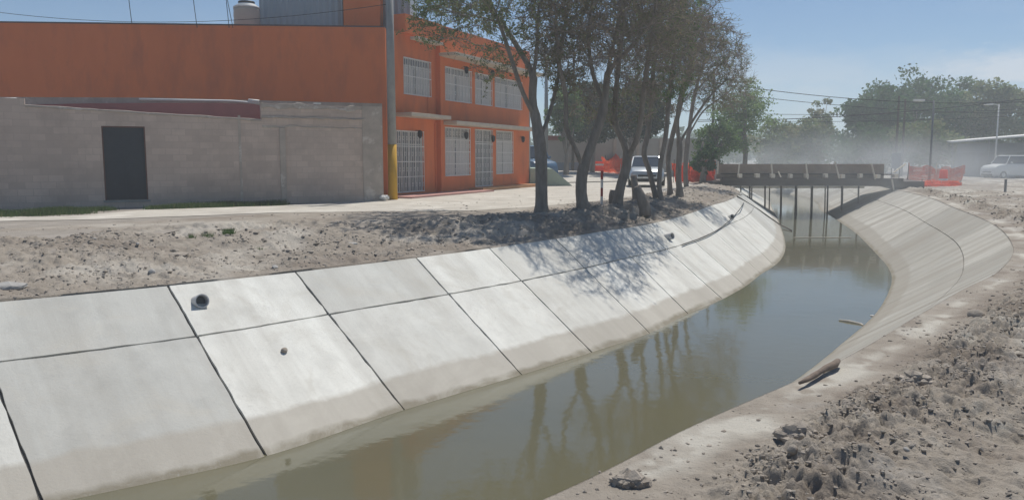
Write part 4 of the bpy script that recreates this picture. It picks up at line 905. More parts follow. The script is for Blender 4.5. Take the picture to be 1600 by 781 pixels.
def tree(name, label, base, paths, ells, natt, leafm, nleaf, lsize, seed, r_base, group, twigs=3, tips_only=.75, tint=None, twl=.38):
    rg = np.random.default_rng(seed); base = np.array(base, float)
    Nn, par, bn = colonize(paths, ells, natt, rg); n = len(Nn)
    r = np.zeros(n); kids = [[] for _ in range(n)]
    for i in range(n):
        if par[i] >= 0: kids[par[i]].append(i)
    EX = 2.35; acc = np.zeros(n)
    for i in range(n-1, -1, -1):
        if not kids[i]: acc[i] = .0075**EX
        if par[i] >= 0: acc[par[i]] += acc[i]
    # parents may come later in index than children only never: par < i
    r = acc**(1/EX); k = r_base/r[0]; 
    r = np.where(r > .02, .02+(r_base-.02)*np.clip((r-.02)/max(r[0]-.02, 1e-3), 0, 1)**1.3, r)
    hgt = Nn[:, 2]-Nn[0, 2]; r = r*(1+.35*np.exp(-np.clip(hgt, 0, None)/.16)*(np.arange(n) < bn))
    r = np.where(par < 0, r*1.05, r)
    mb = MB(); big = kids
    stack = [(0, -1)]
    while stack:
        i, pr = stack.pop(); chain = [i] if pr < 0 else [pr, i]; cur = i
        while kids[cur]:
            ks = sorted(kids[cur], key=lambda q: -r[q]); chain.append(ks[0])
            for q in ks[1:]: stack.append((q, cur))
            cur = ks[0]
        rr = [r[q] for q in chain]
        if pr >= 0: rr[0] = min(rr[0], rr[1]*1.15)
        pts = Nn[chain]-base; ns = 12 if rr[min(1, len(rr)-1)] > .08 else (6 if rr[min(1, len(rr)-1)] > .025 else 4)
        if pr < 0:
            pts = np.concatenate([[pts[0]-np.array([0, 0, .35])], pts]); rr = [rr[0]*1.15]+rr
        mb.tube(pts, rr, ns, cap=False)
    root = thing(name, label, 'tree', tuple(base), 0, group)
    mb.build('trunk', M_bark, root, True)
    tips = np.where((r < .022) & (np.arange(n) >= bn))[0]
    tw = MB(); LP = []
    for q in tips:
        pd = Nn[q]-Nn[par[q]]; pd /= max(np.linalg.norm(pd), 1e-6)
        for _ in range(twigs):
            d = pd*.5+rg.normal(0, .6, 3); d /= np.linalg.norm(d); L = twl*(.4+rg.random()); a = Nn[q]-base; m = a+d*L*.55+rg.normal(0, .03, 3); e = m+(d+rg.normal(0, .35, 3))*L*.45
            tw.tube([a, m, e], [.007, .0055, .004], 3, cap=False); LP.append((a, m, e))
    tw.build('twigs', M_bark2, root)
    LP = np.array(LP); pick = rg.integers(0, len(LP), nleaf); t_ = rg.random((nleaf, 1))**.7; P = np.where(t_ < .5, lerp(LP[pick, 0], LP[pick, 1], t_*2), lerp(LP[pick, 1], LP[pick, 2], t_*2-1))
    # clumpy leaf density
    wn_ = fbm(P[:, 0]*1+seed, P[:, 1]+P[:, 2]*1.3, .9, 3, seed); P = P[(wn_+rg.normal(0, .22, len(P))) >-.02]
    V, F, c = leaves(P+rg.normal(0, .035, P.shape), lsize, rg, (lambda P, rg: np.clip((tint(P+base, rg) if tint else .5+.5*fbm(P[:, 0], P[:, 1]+P[:, 2], .8, 2, seed+5)+rg.normal(0, .25, len(P))), 0, 1)))
    link('crown', V, F, leafm, root, colors=c)
    return root
GT = 'bare looking trees in a row along the far canal bank'
def P3(y, *pp): return [dp(px, py, y+dy) for px, py, dy in pp]
def base_at(px, py, z=-.03):
    p_ = gp(px, py, z)
    for _ in range(3):
        z = zat(BL, p_[0], p_[1]); p_ = gp(px, py, z)
    return p_
# nearest tree, crown reaching far left
b1 = base_at(846, 334); y = b1[1]
tree('tree', 'nearest tree of the row, its wide olive crown spreading before the house', b1,
     [[b1, *P3(y, (846, 300, 0), (845, 240, 0), (838, 190, 0), (832, 150, 0), (838, 80, 0), (842, 10, .1))],
      P3(y, (836, 185, 0), (815, 140, -.3), (795, 80, -.5), (775, 20, -.6)), P3(y, (844, 215, 0), (858, 180, .5), (872, 120, 1.2), (880, 50, 1.8), (900, -20, 2.2)),
      P3(y, (836, 120, 0), (800, 60, .9), (765, 10, 1.8))],
     [(dp(830, -50, y), (2.4, 2.8, 2.0)), (dp(735, -15, y-.2), (1.95, 2.4, 1.6)), (dp(880, 60, y+1.0), (1.1, 2.0, 1.7)), (dp(785, 100, y-.2), (.95, 1.2, .65)), (dp(695, 35, y-.2), (.8, 1.5, .65)), (dp(745, -20, y+2.6), (2.2, 1.9, 1.4))],
     2600, L_olive, 85000, .064, 11, .165, GT, tint=lambda P, rg: .50+.35*fbm(P[:, 0], P[:, 1]+P[:, 2], .8, 2, 5)+.13*(P[:, 0])+rg.normal(0, .25, len(P)))
b2 = base_at(912, 328); y = b2[1]
tree('tree', 'forked tree second in the row, its trunk parting low into two dark limbs', b2,
     [[b2, *P3(y, (908, 300, 0), (911, 265, 0), (925, 225, 0), (943, 170, 0), (950, 110, 0), (965, 40, 0), (985, -20, 0))],
      P3(y, (910, 262, 0), (900, 235, -.2), (885, 200, -.3), (884, 150, -.5), (872, 90, -.9), (868, 10, -1.2)),
      P3(y, (944, 165, 0), (925, 110, .3), (920, 50, .5), (930, -30, .6)), P3(y, (950, 110, 0), (990, 70, -.6), (1020, 30, -1.2))],
     [(dp(945, -30, y-.6), (2.2, 2.9, 2.1)), (dp(880, 35, y-1.0), (1.3, 2.0, 1.8)), (dp(1010, 20, y-1.2), (1.3, 2.0, 1.4)), (dp(905, 130, y), (.9, 1.2, .7)), (dp(950, 60, y-1.6), (1.6, 1.5, 1.2))],
     2500, L_dry, 14000, .055, 12, .16, GT, twigs=6)
b3 = base_at(964, 322); y = b3[1]
tree('tree', 'third tree in the row, leaning trunk with a dark dense lower crown', b3,
     [[b3, *P3(y, (970, 290, 0), (980, 255, 0), (975, 225, 0), (962, 195, 0), (962, 150, 0), (968, 90, 0), (975, 30, 0))],
      P3(y, (979, 250, 0), (996, 215, -.3), (1003, 170, -.6), (1010, 110, -1.0), (1020, 50, -1.4)), P3(y, (966, 200, 0), (940, 180, .2), (915, 165, .3))],
     [(dp(985, 20, y-.8), (2.0, 2.7, 1.8)), (dp(955, 172, y+.2), (1.5, 1.4, .7)), (dp(1020, 95, y-1.0), (1.2, 1.9, 1.3))],
     2000, L_olive, 19000, .06, 13, .145, GT, twigs=6)
b4 = base_at(1026, 312); y = b4[1]
tree('tree', 'crooked slender tree passing in front of the silver car, left of its twin', b4,
     [[b4, *P3(y, (1020, 290, 0), (1014, 265, 0), (1006, 240, 0), (1012, 210, 0), (1018, 160, 0), (1022, 90, 0), (1030, 40, 0))], P3(y, (1013, 205, 0), (1000, 150, .2), (990, 100, .3))],
     [(dp(1030, 50, y-.5), (1.8, 2.3, 1.7)), (dp(1000, 115, y), (1.1, 1.5, 1.2))], 1300, L_dry, 6500, .056, 14, .095, GT, twigs=6)
b5 = base_at(1034, 316); y = b5[1]
tree('tree', 'slender tree passing in front of the silver car, right of its twin', b5,
     [[b5, *P3(y, (1030, 290, 0), (1033, 250, 0), (1040, 215, 0), (1045, 160, 0), (1052, 100, 0), (1060, 30, 0))]],
     [(dp(1060, 25, y-.4), (1.5, 1.9, 1.5)), (dp(1048, 130, y), (.9, 1.1, .9))], 850, L_green, 26000, .068, 15, .085, GT, twigs=6)
b6 = base_at(1047, 303); y = b6[1]
tree('tree', 'thin upright tree just right of the silver car', b6,
     [[b6, *P3(y, (1046, 280, 0), (1044, 250, 0), (1050, 215, 0), (1062, 170, 0), (1075, 110, 0), (1080, 60, 0))]],
     [(dp(1075, 75, y), (1.7, 2.0, 1.8)), (dp(1062, 150, y), (1.1, 1.4, .9))], 1100, L_dry, 6500, .062, 16, .095, GT, twigs=6)
b7 = base_at(1062, 303); y = b7[1]
tree('tree', 'dark trunked tree before the orange netting, left of the last one', b7,
     [[b7, *P3(y, (1060, 270, 0), (1062, 230, 0), (1058, 190, 0), (1066, 140, 0), (1085, 90, 0), (1100, 50, 0))], P3(y, (1061, 225, 0), (1085, 185, -.2), (1110, 150, -.3), (1135, 125, -.3))],
     [(dp(1100, 85, y), (1.8, 2.0, 1.5)), (dp(1125, 140, y), (1.1, 1.4, 1.0))], 1200, L_olive, 8500, .064, 17, .115, GT, twigs=6)
b8 = base_at(1073, 299); y = b8[1]
tree('tree', 'last tree of the row toward the bridge, its twiggy crown reaching farthest right', b8,
     [[b8, *P3(y, (1071, 270, 0), (1073, 235, 0), (1078, 195, 0), (1085, 150, 0), (1100, 100, 0), (1115, 70, 0))], P3(y, (1074, 215, 0), (1098, 175, 0), (1130, 150, 0), (1160, 125, 0)), P3(y, (1090, 140, 0), (1125, 100, .3), (1145, 80, .3))],
     [(dp(1120, 105, y), (1.9, 2.0, 1.7)), (dp(1142, 150, y), (1.2, 1.4, 1.0)), (dp(1085, 60, y), (1.4, 1.7, 1.3))], 1500, L_dry, 7500, .062, 18, .125, GT, twigs=6)

# crown of leaf clumps on limbs for farther trees
def far_tree(label, px, ybase_z, y, ytop, width_px, leafm, seed, group, name='tree', nclump=70, per=90, ls=.32, low=.25, squash=1., trunk_r=.22, gap=0.):
    rg = np.random.default_rng(seed); b_ = dp(px, 250, y); H = dp(px, ytop, y)[2]-ybase_z; W = width_px/FPX*y/2
    root = thing(name, label, 'tree', (b_[0], y, ybase_z), 0, group)
    zc_ = H*(low+1)/2; rz = H*(1-low)/2
    cl = []
    lobes = [(rg.normal(0, .34, 3)*np.array([W, W*.7, rz]), .55+.4*rg.random()) for _ in range(7)]
    while len(cl) < nclump:
        l, s = lobes[rg.integers(0, 7)]; u = rg.normal(size=3); u /= np.linalg.norm(u); q = l+u*np.array([W, W*.8, rz])*s*(.55+.45*rg.random())
        if (q[0]/W)**2+(q[1]/W/.85)**2+(q[2]/rz)**2 > 1.05 or q[2] < -rz: continue
        cl.append(q)
    cl = np.array(cl)+np.array([0, 0, zc_]); cr = W*(.13+.12*rg.random(len(cl)))
    P = []; T = []
    for c_, r_ in zip(cl, cr):
        n = int(per*(.6+.8*rg.random())); u = rg.normal(size=(n, 3)); u /= np.linalg.norm(u, axis=1)[:, None]; P.append(c_+u*r_*np.array([1.25, 1.25, .8])*(rg.random((n, 1))**.45)*1.25); T.append(np.clip(rg.normal(.5, .17)+rg.normal(0, .15, n), 0, 1))
    P = np.concatenate(P); T = np.concatenate(T); V, F, c = leaves(P, ls, rg, lambda P_, r2: T, .62); link('crown', V, F, leafm, root, colors=c)
    mb = MB(); mb.tube([(0, 0, -.2), (.1, 0, H*.3), (-.1, .1, H*.55), (0, 0, H*.8)], [trunk_r, trunk_r*.75, trunk_r*.5, .05], 8)
    for q in cl[::max(1, len(cl)//14)]:
        a = np.array([0, 0, H*(.22+.3*rg.random())]); mb.tube([a, lerp(a, q, .5)+rg.normal(0, .25, 3)*W*.15, q], [trunk_r*.35, trunk_r*.2, .02], 5)
    mb.build('trunk', M_bark, root, True); return root
G2 = 'leafy trees beyond the bridge and the right bank'
far_tree('tall dark rounded tree beyond the right bank, highest of the far group', 1425, -.3, 102, 104, 150, L_dark, 51, G2, nclump=120, per=110, ls=.42, low=.12)
far_tree('dark tree at the left end of the far right group, above the bridge end', 1368, -.3, 96, 122, 100, L_dark, 52, G2, nclump=90, per=100, ls=.4, low=.1)
far_tree('green tree between the highest far tree and the street lamp head', 1490, -.3, 106, 120, 110, L_green, 53, G2, nclump=90, per=100, ls=.42, low=.12)
far_tree('broad tree behind the long pale roof at the right edge', 1550, -.3, 100, 130, 115, L_olive, 54, G2, nclump=100, per=100, ls=.42, low=.12)
far_tree('tree cut by the right edge of the picture behind the white van', 1625, -.3, 104, 170, 90, L_dark, 55, G2, nclump=70, per=90, ls=.42, low=.1)
far_tree('low dark tree in front of the far right group behind the netting', 1450, -.3, 84, 190, 110, L_olive, 56, G2, nclump=70, per=90, ls=.35, low=.05)
far_tree('low shrubby tree filling the gap behind the right end of the bridge', 1345, -.3, 86, 195, 110, L_dark, 57, G2, nclump=70, per=90, ls=.35, low=.03)
far_tree('hazy bushy tree behind the middle of the bridge', 1270, -.1, 92, 182, 110, L_olive, 58, G2, nclump=80, per=90, ls=.36, low=.03)
far_tree('sparse twisted tree with a thin top sticking out above the bridge middle', 1276, -.1, 99, 148, 50, L_olive, 59, G2, nclump=18, per=60, ls=.34, low=.5)
far_tree('light green tree behind the left end of the bridge', 1163, 0, 62, 126, 118, L_pale, 60, G2, nclump=110, per=75, ls=.17, low=.10)
far_tree('green shrubby tree left of the light green one, behind the orange heap', 1120, 0, 57, 180, 70, L_green, 61, G2, nclump=70, per=70, ls=.19, low=.05)
far_tree('bushy green tree just beyond the bridge left of its middle', 1215, 0, 80, 195, 90, L_olive, 62, G2, nclump=70, per=80, ls=.3, low=.02)
G3 = 'dark evergreen trees before the pale compound wall'
far_tree('dark evergreen tree overhanging the pale wall behind the third canal tree', 985, 0, 58, 118, 110, L_ever, 63, G3, nclump=170, per=120, ls=.2, low=.36)
far_tree('dark evergreen tree overhanging the wall left of the other, behind the forked tree', 925, 0, 60, 122, 95, L_ever, 64, G3, nclump=140, per=120, ls=.2, low=.36)
far_tree('brighter green tree seen between the house and the forked tree', 884, 0, 56, 132, 60, L_green, 65, G3, nclump=90, per=90, ls=.18, low=.34)
far_tree('shrub like dark tree beside the orange heap of netting', 1098, 0, 47, 205, 42, L_dark, 66, G3, nclump=50, per=80, ls=.14, low=.12)
# far-off wood
rg = np.random.default_rng(90); Pn = []
for k in range(520):
    xx = rg.uniform(-150, 330); yy = rg.uniform(170, 260); hh = rg.uniform(5, 10); n = 70; u = rg.normal(size=(n, 3)); u /= np.linalg.norm(u, axis=1)[:, None]; Pn.append(np.array([xx, yy, hh*.5])+u*np.array([4, 4, hh*.5])*rg.random((n, 1))**.4)
Pn = np.concatenate(Pn); V, F, c = leaves(Pn, 1.3, rg, None, .7)
tag(link('far_wood', V, F, L_dark, colors=c), 'far-off belt of hazy trees closing the horizon', 'wood', None, 'stuff')

# stumps and cut trunks
def stump(px, py, pts, rr, label):
    b_ = base_at(px, py); mb = MB(); P = [np.array(dp(q[0], q[1], b_[1]+q[2]))-b_ for q in pts]; P = [np.array([P[0][0], 0, -.2])]+P
    mb.tube(P, [rr[0]]+rr, 12); tag(mb.build('tree_stump', M_bark, smooth=True, loc=tuple(b_)), label, 'tree stump', 'tree stumps between the canal trees')
stump(957, 322, [(957, 318, 0), (957, 305, 0), (958, 297, 0)], [.13, .12, .10], 'short rounded stump touching the third tree')
stump(994, 322, [(994, 318, 0), (993, 300, 0), (990, 274, 0)], [.14, .13, .11], 'taller cut trunk standing left of the silver car front')
stump(1008, 326, [(1008, 326, 0), (1001, 306, 0), (994, 292, 0)], [.17, .14, .12], 'short leaning stump at the foot of the taller cut trunk')
# root clumps are part of the bank surface; delineator post
b_ = base_at(940, 320); ps = thing('marker_post', 'red and white striped marker post standing between the canal trees', 'post', tuple(b_))
ztop = dp(940, 267, b_[1])[2]-b_[2]; M_red = mat('red_paint', (.36, .045, .04), (.28, .04, .04), 5, .6)
for k in range(4):
    mb = MB(); mb.tube([(0, 0, (-.1 if k == 0 else ztop*k/4)), (0, 0, ztop*(k+1)/4)], .042, 10); mb.build('stripe', M_white if k % 2 == 0 else M_red, ps)
ch = [c for c in ps.children]; 
# litter by pole
mb = MB(); rg = np.random.default_rng(3); v = IV2*np.array([.16, .12, .09])*(1+.35*fbm(IV2[:, 0]*3, IV2[:, 1]*3+IV2[:, 2]*2, 1.2, 3, 4)[:, None]); mb.add(v, IF2); q = gp(601, 312, .05); tag(mb.build('plastic_bag', M_white, loc=(q[0], q[1], .12)), 'crumpled white plastic bag at the foot of the yellow painted pole', 'bag')

# grass
M_grass = leaf_mat('grass_blades', (.05, .10, .03), (.08, .14, .045), (.16, .17, .08))
def grass(name, segs, n, hgt, label):
    rg = np.random.default_rng(hash(name) % 1000 if False else len(name)); V = []; F = []; C = []
    for k in range(n):
        (a, b_, wd_) = segs[rg.integers(0, len(segs))]; t_ = rg.random(); p_ = lerp(np.array(a), np.array(b_), t_)+rg.normal(0, 1, 2)*wd_
        z0 = .0 if wd_ > .12 else .0; h_ = hgt*(.4+rg.random()*.9)*(.6+.8*float(vnoise(p_[0]*1.5, p_[1]*1.5, 3))); a_ = rg.random()*6.28; dx, dy = math.cos(a_), math.sin(a_); l = rg.normal(0, .4, 2)*h_; w_ = .009
        zz = max(z0, 0); i0 = len(V); V += [(p_[0]-dx*w_, p_[1]-dy*w_, zz-.02), (p_[0]+dx*w_, p_[1]+dy*w_, zz-.02), (p_[0]+l[0], p_[1]+l[1], zz+h_)]; F.append((i0, i0+1, i0+2)); C += [rg.random()]*3
    return tag(link(name, V, F, M_grass, colors=np.array(C)), label, 'grass', None, 'stuff')
w2 = lambda px, py: tuple(gp(px, py, .02)[:2])
grass('grass', [(w2(-150, 339), w2(60, 335), .28), (w2(-60, 337), w2(130, 332), .22), (w2(60, 332), w2(170, 327), .12), (w2(235, 326), w2(330, 323), .10), (w2(300, 323), w2(440, 319), .16), (w2(340, 321), w2(430, 319), .2)], 26000, .13, 'strip of green grass along the foot of the block wall')
def tuft(px, py, r, n, label, seed):
    p_ = base_at(px, py); rg = np.random.default_rng(seed); V = []; F = []; C = []
    for k in range(n):
        a_ = rg.random()*6.28; q = r*rg.random()**.7; x, y_ = math.cos(a_)*q, math.sin(a_)*q; h_ = .13*(.4+rg.random()); l = np.array([x, y_])*.6+rg.normal(0, .04, 2); w_ = .007; i0 = len(V)
        V += [(x-w_, y_, -.04), (x+w_, y_, -.04), (x+l[0], y_+l[1], h_)]; F.append((i0, i0+1, i0+2)); C += [rg.random()*.6]*3
    tag(link('weed', V, F, M_grass, colors=np.array(C), loc=tuple(p_)), label, 'plant', 'weeds growing on the far dirt bank')
tuft(325, 374, .09, 160, 'low weed on the dirt bank, left of the tallest weed', 1); tuft(357, 368, .09, 260, 'tallest green weed in the upper dirt bank', 2); tuft(300, 375, .05, 60, 'tiny weed farthest left on the dirt bank', 3); tuft(405, 398, .08, 60, 'dry brown weed near the panels below the tallest weed', 4); tuft(1132, 274, .5, 600, 'weedy clump at the left end of the bridge', 5)

# ------------------------------------------------------------------ vehicles
M_silver = mat('silver_paint', (.52, .55, .56), (.50, .53, .54), 1, .28, metal=.55, spec=.5); M_carglass = mat('car_glass', (.035, .05, .075), (.03, .04, .06), 1, .06, spec=.6); M_tyre = mat('tyre_rubber', (.025, .025, .025), (.02, .02, .02), 5, .85)
M_blackpl = mat('black_plastic', (.025, .025, .027), (.02, .02, .02), 5, .55); M_lampg = mat('lamp_glass', (.72, .74, .74), (.65, .67, .68), 3, .12, spec=.6); M_plate = mat('plate_white', (.75, .75, .72), (.7, .7, .66), 3, .5); M_rim = mat('rim_metal', (.45, .46, .47), (.38, .39, .4), 5, .35, metal=.7)
def loft(secs, name, m, parent, smooth=True, cap=True):
    mb = MB(); n = len(secs[0]); V = [p_ for s in secs for p_ in s]; F_ = [(i*n+k, i*n+(k+1) % n, (i+1)*n+(k+1) % n, (i+1)*n+k) for i in range(len(secs)-1) for k in range(n)]
    if cap: F_ += [tuple(range(n-1, -1, -1)), tuple((len(secs)-1)*n+k for k in range(n))]
    mb.add(V, F_); o = mb.build(name, m, parent, smooth)
    if smooth:
        md = o.modifiers.new('es', 'EDGE_SPLIT'); md.split_angle = R(38)
    return o
def sec(y, w, z0, z1, zs, tw):   # half section mirrored: sill, shoulder (zs), top width tw
    r_ = [(w*.86, z0), (w*.97, z0+.10), (w, z0+(zs-z0)*.45), (w*.985, zs), (tw, z1-.03), (tw*.86, z1)]
    return [(x, y, z) for x, z in r_]+[(-x, y, z) for x, z in r_[::-1]]
def car(label, loc, rz, paint, group, H=1.5, W=.88, L=4.3, van=False, glass=None):
    t_ = thing('parked_car', label, 'car', loc, rz, group); h = L/2; glass = glass or M_carglass
    hood = H*.62 if not van else H*.60; belt = H*.64
    f = [sec(-h, W*.80, .30, hood*.62, .48, W*.70), sec(-h+.08, W*.90, .24, hood*.80, .60, W*.80), sec(-h+.35, W*.97, .22, hood*.94, hood*.72, W*.84), sec(-h+.95, W, .22, hood*1.0, hood*.84, W*.86), sec(-h+1.25, W, .22, belt, hood*.88, W*.88), sec(h-.9, W, .22, belt, hood*.9, W*.88), sec(h-.15, W*.95, .26, belt*.98, hood*.88, W*.84), sec(h, W*.86, .34, belt*.9, hood*.8, W*.74)]
    body = loft(f, 'body', paint, t_)
    ws0 = -h+1.15; ws1 = -h+1.95 if not van else -h+1.6; rw = W*.72; rb = h-.25 if van else h-1.0; re = h-.1 if van else h-.35
    def g(y, w, z): return [(w, y, z), (-w, y, z)]
    # greenhouse shell: roof + pillars
    b0, b1 = W*.87, W*.90; zr = H
    top = MB(); pr = [(ws0, b0, belt-.02), (ws1, rw, zr-.06), (ws1+.35, rw*.98, zr), ((ws1+rb)/2, rw*.98, zr+.01), (rb, rw*.96, zr-.03), (re, b0*.96, belt-.02)]
    V = []; 
    for y_, w_, z_ in pr: V += [(-w_, y_, z_), (w_, y_, z_)]
    # glass volume
    gb = MB(); gl = [(ws0, b0, belt-.02), (ws1, rw, zr-.06), (rb, rw*.96, zr-.06), (re, b0*.96, belt-.02)]
    V = [(-w_, y_, z_) for y_, w_, z_ in gl]+[(w_, y_, z_) for y_, w_, z_ in gl]+[(-b1, ws0, belt-.06), (-b1, re, belt-.06), (b1, ws0, belt-.06), (b1, re, belt-.06)]
    gb.add(V, [(0, 1, 5, 4), (1, 2, 6, 5), (2, 3, 7, 6), (0, 3, 2, 1), (4, 5, 6, 7)]); gb.build('windows', glass, t_)
    rf = MB(); zt_ = zr-.055
    rf.add([(-rw-.012, ws1-.03, zt_), (rw+.012, ws1-.03, zt_), (rw*.97+.012, rb+.03, zt_), (-rw*.97-.012, rb+.03, zt_), (-rw*.88, ws1+.25, zr), (rw*.88, ws1+.25, zr), (rw*.86, rb-.2, zr-.005), (-rw*.86, rb-.2, zr-.005)], [(0, 1, 5, 4), (1, 2, 6, 5), (2, 3, 7, 6), (3, 0, 4, 7), (4, 5, 6, 7)])
    for sx in (-1, 1):
        rf.rod((sx*(b0+.0), ws0, belt-.03), (sx*(rw+.003), ws1, zr-.05), .06, .05); rf.rod((sx*b0*.96, re, belt-.03), (sx*(rw*.96+.003), rb, zr-.05), .09, .06)
        ym = (ws1+rb)/2+.05; rf.rod((sx*(b0+.01), ym, belt-.03), (sx*(rw+.006), ym, zr-.05), .05, .07, up=(0, 1, 0))
        if van: rf.rod((sx*(b0+.01), ym+.8, belt-.03), (sx*(rw+.006), ym+.8, zr-.05), .05, .07, up=(0, 1, 0))
    rf.build('roof', paint, t_)
    gr = MB(); gr.box(-W*.5, W*.5, -h-.02, -h+.06, .50, .60); gr.build('grille', M_blackpl, t_)
    gr = MB(); gr.box(-W*.62, W*.62, -h-.03, -h+.05, .26, .40); gr.build('bumper_intake', M_blackpl, t_)
    gr = MB(); gr.box(-W*.2, W*.2, -h-.045, -h-.02, .42, .50); gr.build('number_plate', M_plate, t_)
    for sx in (-1, 1):
        hl = MB(); hl.add([(sx*W*.56, -h-.015, .56), (sx*W*.86, -h+.22, .60), (sx*W*.89, -h+.30, .74), (sx*W*.56, -h+.06, .69), (sx*W*.54, -h+.2, .58), (sx*W*.8, -h+.4, .6), (sx*W*.82, -h+.5, .72), (sx*W*.54, -h+.3, .68)], [(0, 1, 2, 3), (4, 7, 6, 5), (0, 3, 7, 4), (1, 5, 6, 2), (3, 2, 6, 7), (0, 4, 5, 1)]); hl.build('headlight', M_lampg, t_)
        mr = MB(); mr.box(sx*(W+.02) if sx > 0 else -(W+.19), sx*(W+.19) if sx > 0 else -(W+.02), ws0+.25, ws0+.36, belt+.02, belt+.15); mr.build('mirror', paint, t_, bevel=.03)
        for yy in (-h+.82, h-.85):
            w_ = MB(); w_.tube([(sx*(W-.20), yy, .32), (sx*(W+.012), yy, .32)], .32, 22); wo = w_.build('wheel', M_tyre, t_)
            w_ = MB(); w_.tube([(sx*(W-.02), yy, .32), (sx*(W+.02), yy, .32)], [.20, .19], 16); w_.build('rim', M_rim, wo)
    return t_
cp = gp(1019, 291.5, .05)
car('silver hatchback parked on the dirt road facing the camera, seen between the tree trunks', (cp[0], cp[1]+2, .05), R(-8), M_silver, 'vehicles standing beyond the canal', H=1.56, W=.92)
M_vwhite = mat('dull_white_paint', (.60, .62, .62), (.55, .57, .57), 1, .4)
q = dp(1580, 262, 70); car('pale van parked side on under the long pale roof at the right edge', (q[0], 70, -.26), R(-78), M_vwhite, 'vehicles standing beyond the canal', H=2.0, W=.95, L=4.9, van=True)
M_blue = mat('blue_paint', (.05, .13, .24), (.045, .11, .2), 1, .35)
q = dp(826, 250, 53); car('blue van half hidden behind the right corner of the orange house', (q[0], 53, .0), R(30), M_blue, 'vehicles standing beyond the canal', H=2.3, W=1.0, L=4.6, van=True)

# ------------------------------------------------------------------ orange barriers and nets
M_net = mat('orange_net', (.80, .10, .035), (.66, .075, .03), 6, .6, tint=.25); M_net.node_tree.nodes['Principled BSDF'].inputs['Roughness'].default_value = .5
_t = M_net.node_tree; _tr = N(_t, 'ShaderNodeBsdfTranslucent'); _tr.inputs[0].default_value = (.95, .16, .05, 1); _mx = N(_t, 'ShaderNodeMixShader'); _mx.inputs[0].default_value = .5
_t.links.new(_t.nodes['Principled BSDF'].outputs[0], _mx.inputs[1]); _t.links.new(_tr.outputs[0], _mx.inputs[2]); _t.links.new(_mx.outputs[0], _t.nodes['Material Output'].inputs[0])
M_netR = mat('faded_orange_net', (.72, .16, .09), (.6, .13, .08), 6, .6)
def barrier(px, py, z, rz, label):
    p_ = gp(px, py, z); t_ = thing('plastic_barrier', label, 'barrier', tuple(p_), rz, 'orange plastic barriers on the dirt road')
    mb = MB(); prof = [(-.26, 0), (.26, 0), (.24, .18), (.12, .45), (.10, .95), (-.10, .95), (-.12, .45), (-.24, .18)]; n = len(prof); Lh = .55
    mb.add([(sx*Lh, a, b_) for sx in (-1, 1) for a, b_ in prof], [tuple(range(n)), tuple(range(2*n-1, n-1, -1))]+[(i, n+i, n+(i+1) % n, (i+1) % n) for i in range(n)]); mb.build('barrier_body', M_net, t_, bevel=.02)
    mb = MB(); mb.box(-.42, .42, -.135, -.112, .62, .76); mb.build('reflective_strip', M_white, t_)
barrier(938, 271.5, .3, R(8), 'orange plastic barrier with pale strip, leftmost'); barrier(990, 280, .1, R(-4), 'orange plastic barrier with pale strip next to the silver car'); 
barrier(1065, 283, .1, R(80), 'orange plastic barrier standing end on between the last two tree trunks')
def net(name, P, Q, hP, hQ, seed, label, m, crumple=.25, cols_=46, rows_=13, z0=None, group='orange plastic netting'):
    rg = np.random.default_rng(seed); P = np.array(P, float); Q = np.array(Q, float); t_ = thing(name, label, 'netting', tuple(P), 0, group)
    V = np.zeros((cols_, rows_, 3)); d = (Q-P); L = np.linalg.norm(d); dn = np.array([-d[1], d[0], 0])/L
    for i in range(cols_):
        u = i/(cols_-1); h_ = lerp(hP, hQ, u)*(1-.18*abs(math.sin(u*math.pi*3))+.15*float(fbm(u*6, seed, 1, 3, seed)))
        for j in range(rows_):
            v = j/(rows_-1); V[i, j] = d*u+dn*crumple*float(fbm(u*L*1.8, v*2.2+seed, 1, 3, seed))+np.array([0, 0, h_*v]) + d/L*crumple*.5*float(fbm(u*L*1.5+9, v*3, 1, 3, seed+4))
    mb = MB()
    # woven strips with real holes between them
    for j in range(rows_):
        for i in range(cols_-1):
            a, b_ = V[i, j], V[i+1, j]; w_ = np.array([0, 0, .028]); mb.add([a-w_, b_-w_, b_+w_, a+w_], [(0, 1, 2, 3)], 0, rg.random())
    for i in range(0, cols_):
        for j in range(rows_-1):
            a, b_ = V[i, j], V[i, j+1]; w_ = d/L*.016; mb.add([a-w_, b_-w_, b_+w_, a+w_], [(0, 1, 2, 3)], 0, rg.random())
    mb.build('mesh_sheet', m, t_)
    for u in (0, .5, 1): 
        mb = MB(); q = d*u; mb.tube([q+np.array([0, 0, -.1]), q+np.array([.03, 0, lerp(hP, hQ, u)*1.08])], .022, 6); mb.build('stake', M_timber if u else M_post, t_)
a_ = gp(945, 274, .2); b_ = gp(996, 277, .2); net('netting', a_, b_, 1.4, 1.35, 1, 'crumpled bright orange netting hung left of the silver car', M_net, .5, 60, 20)
a_ = gp(1052, 284, .05); b_ = gp(1076, 283, .05); net('netting', a_, b_, 1.25, 1.2, 2, 'bright orange netting just right of the silver car', M_net, .4, 40, 18)
a_ = gp(1076, 284, .1); b_ = gp(1116, 282, .15); net('netting', a_, b_, 1.2, 1.25, 3, 'bright orange netting heap at the left end of the bridge', M_net, .6, 60, 16)
a_ = np.array([*dp(1418, 280, 50)[:2], -.25]); b_ = np.array([*dp(1502, 280, 54)[:2], -.25]); net('netting', a_, b_, 1.35, 1.25, 4, 'long faded orange netting fence on the right bank past the bridge', M_netR, .35, 80, 14)
a_ = np.array([*dp(1440, 282, 48)[:2], -.22]); b_ = np.array([*dp(1500, 282, 48.5)[:2], -.22]); net('netting', a_, b_, .45, .35, 5, 'fallen low orange netting in front of the faded fence', M_net, .5, 60, 8)
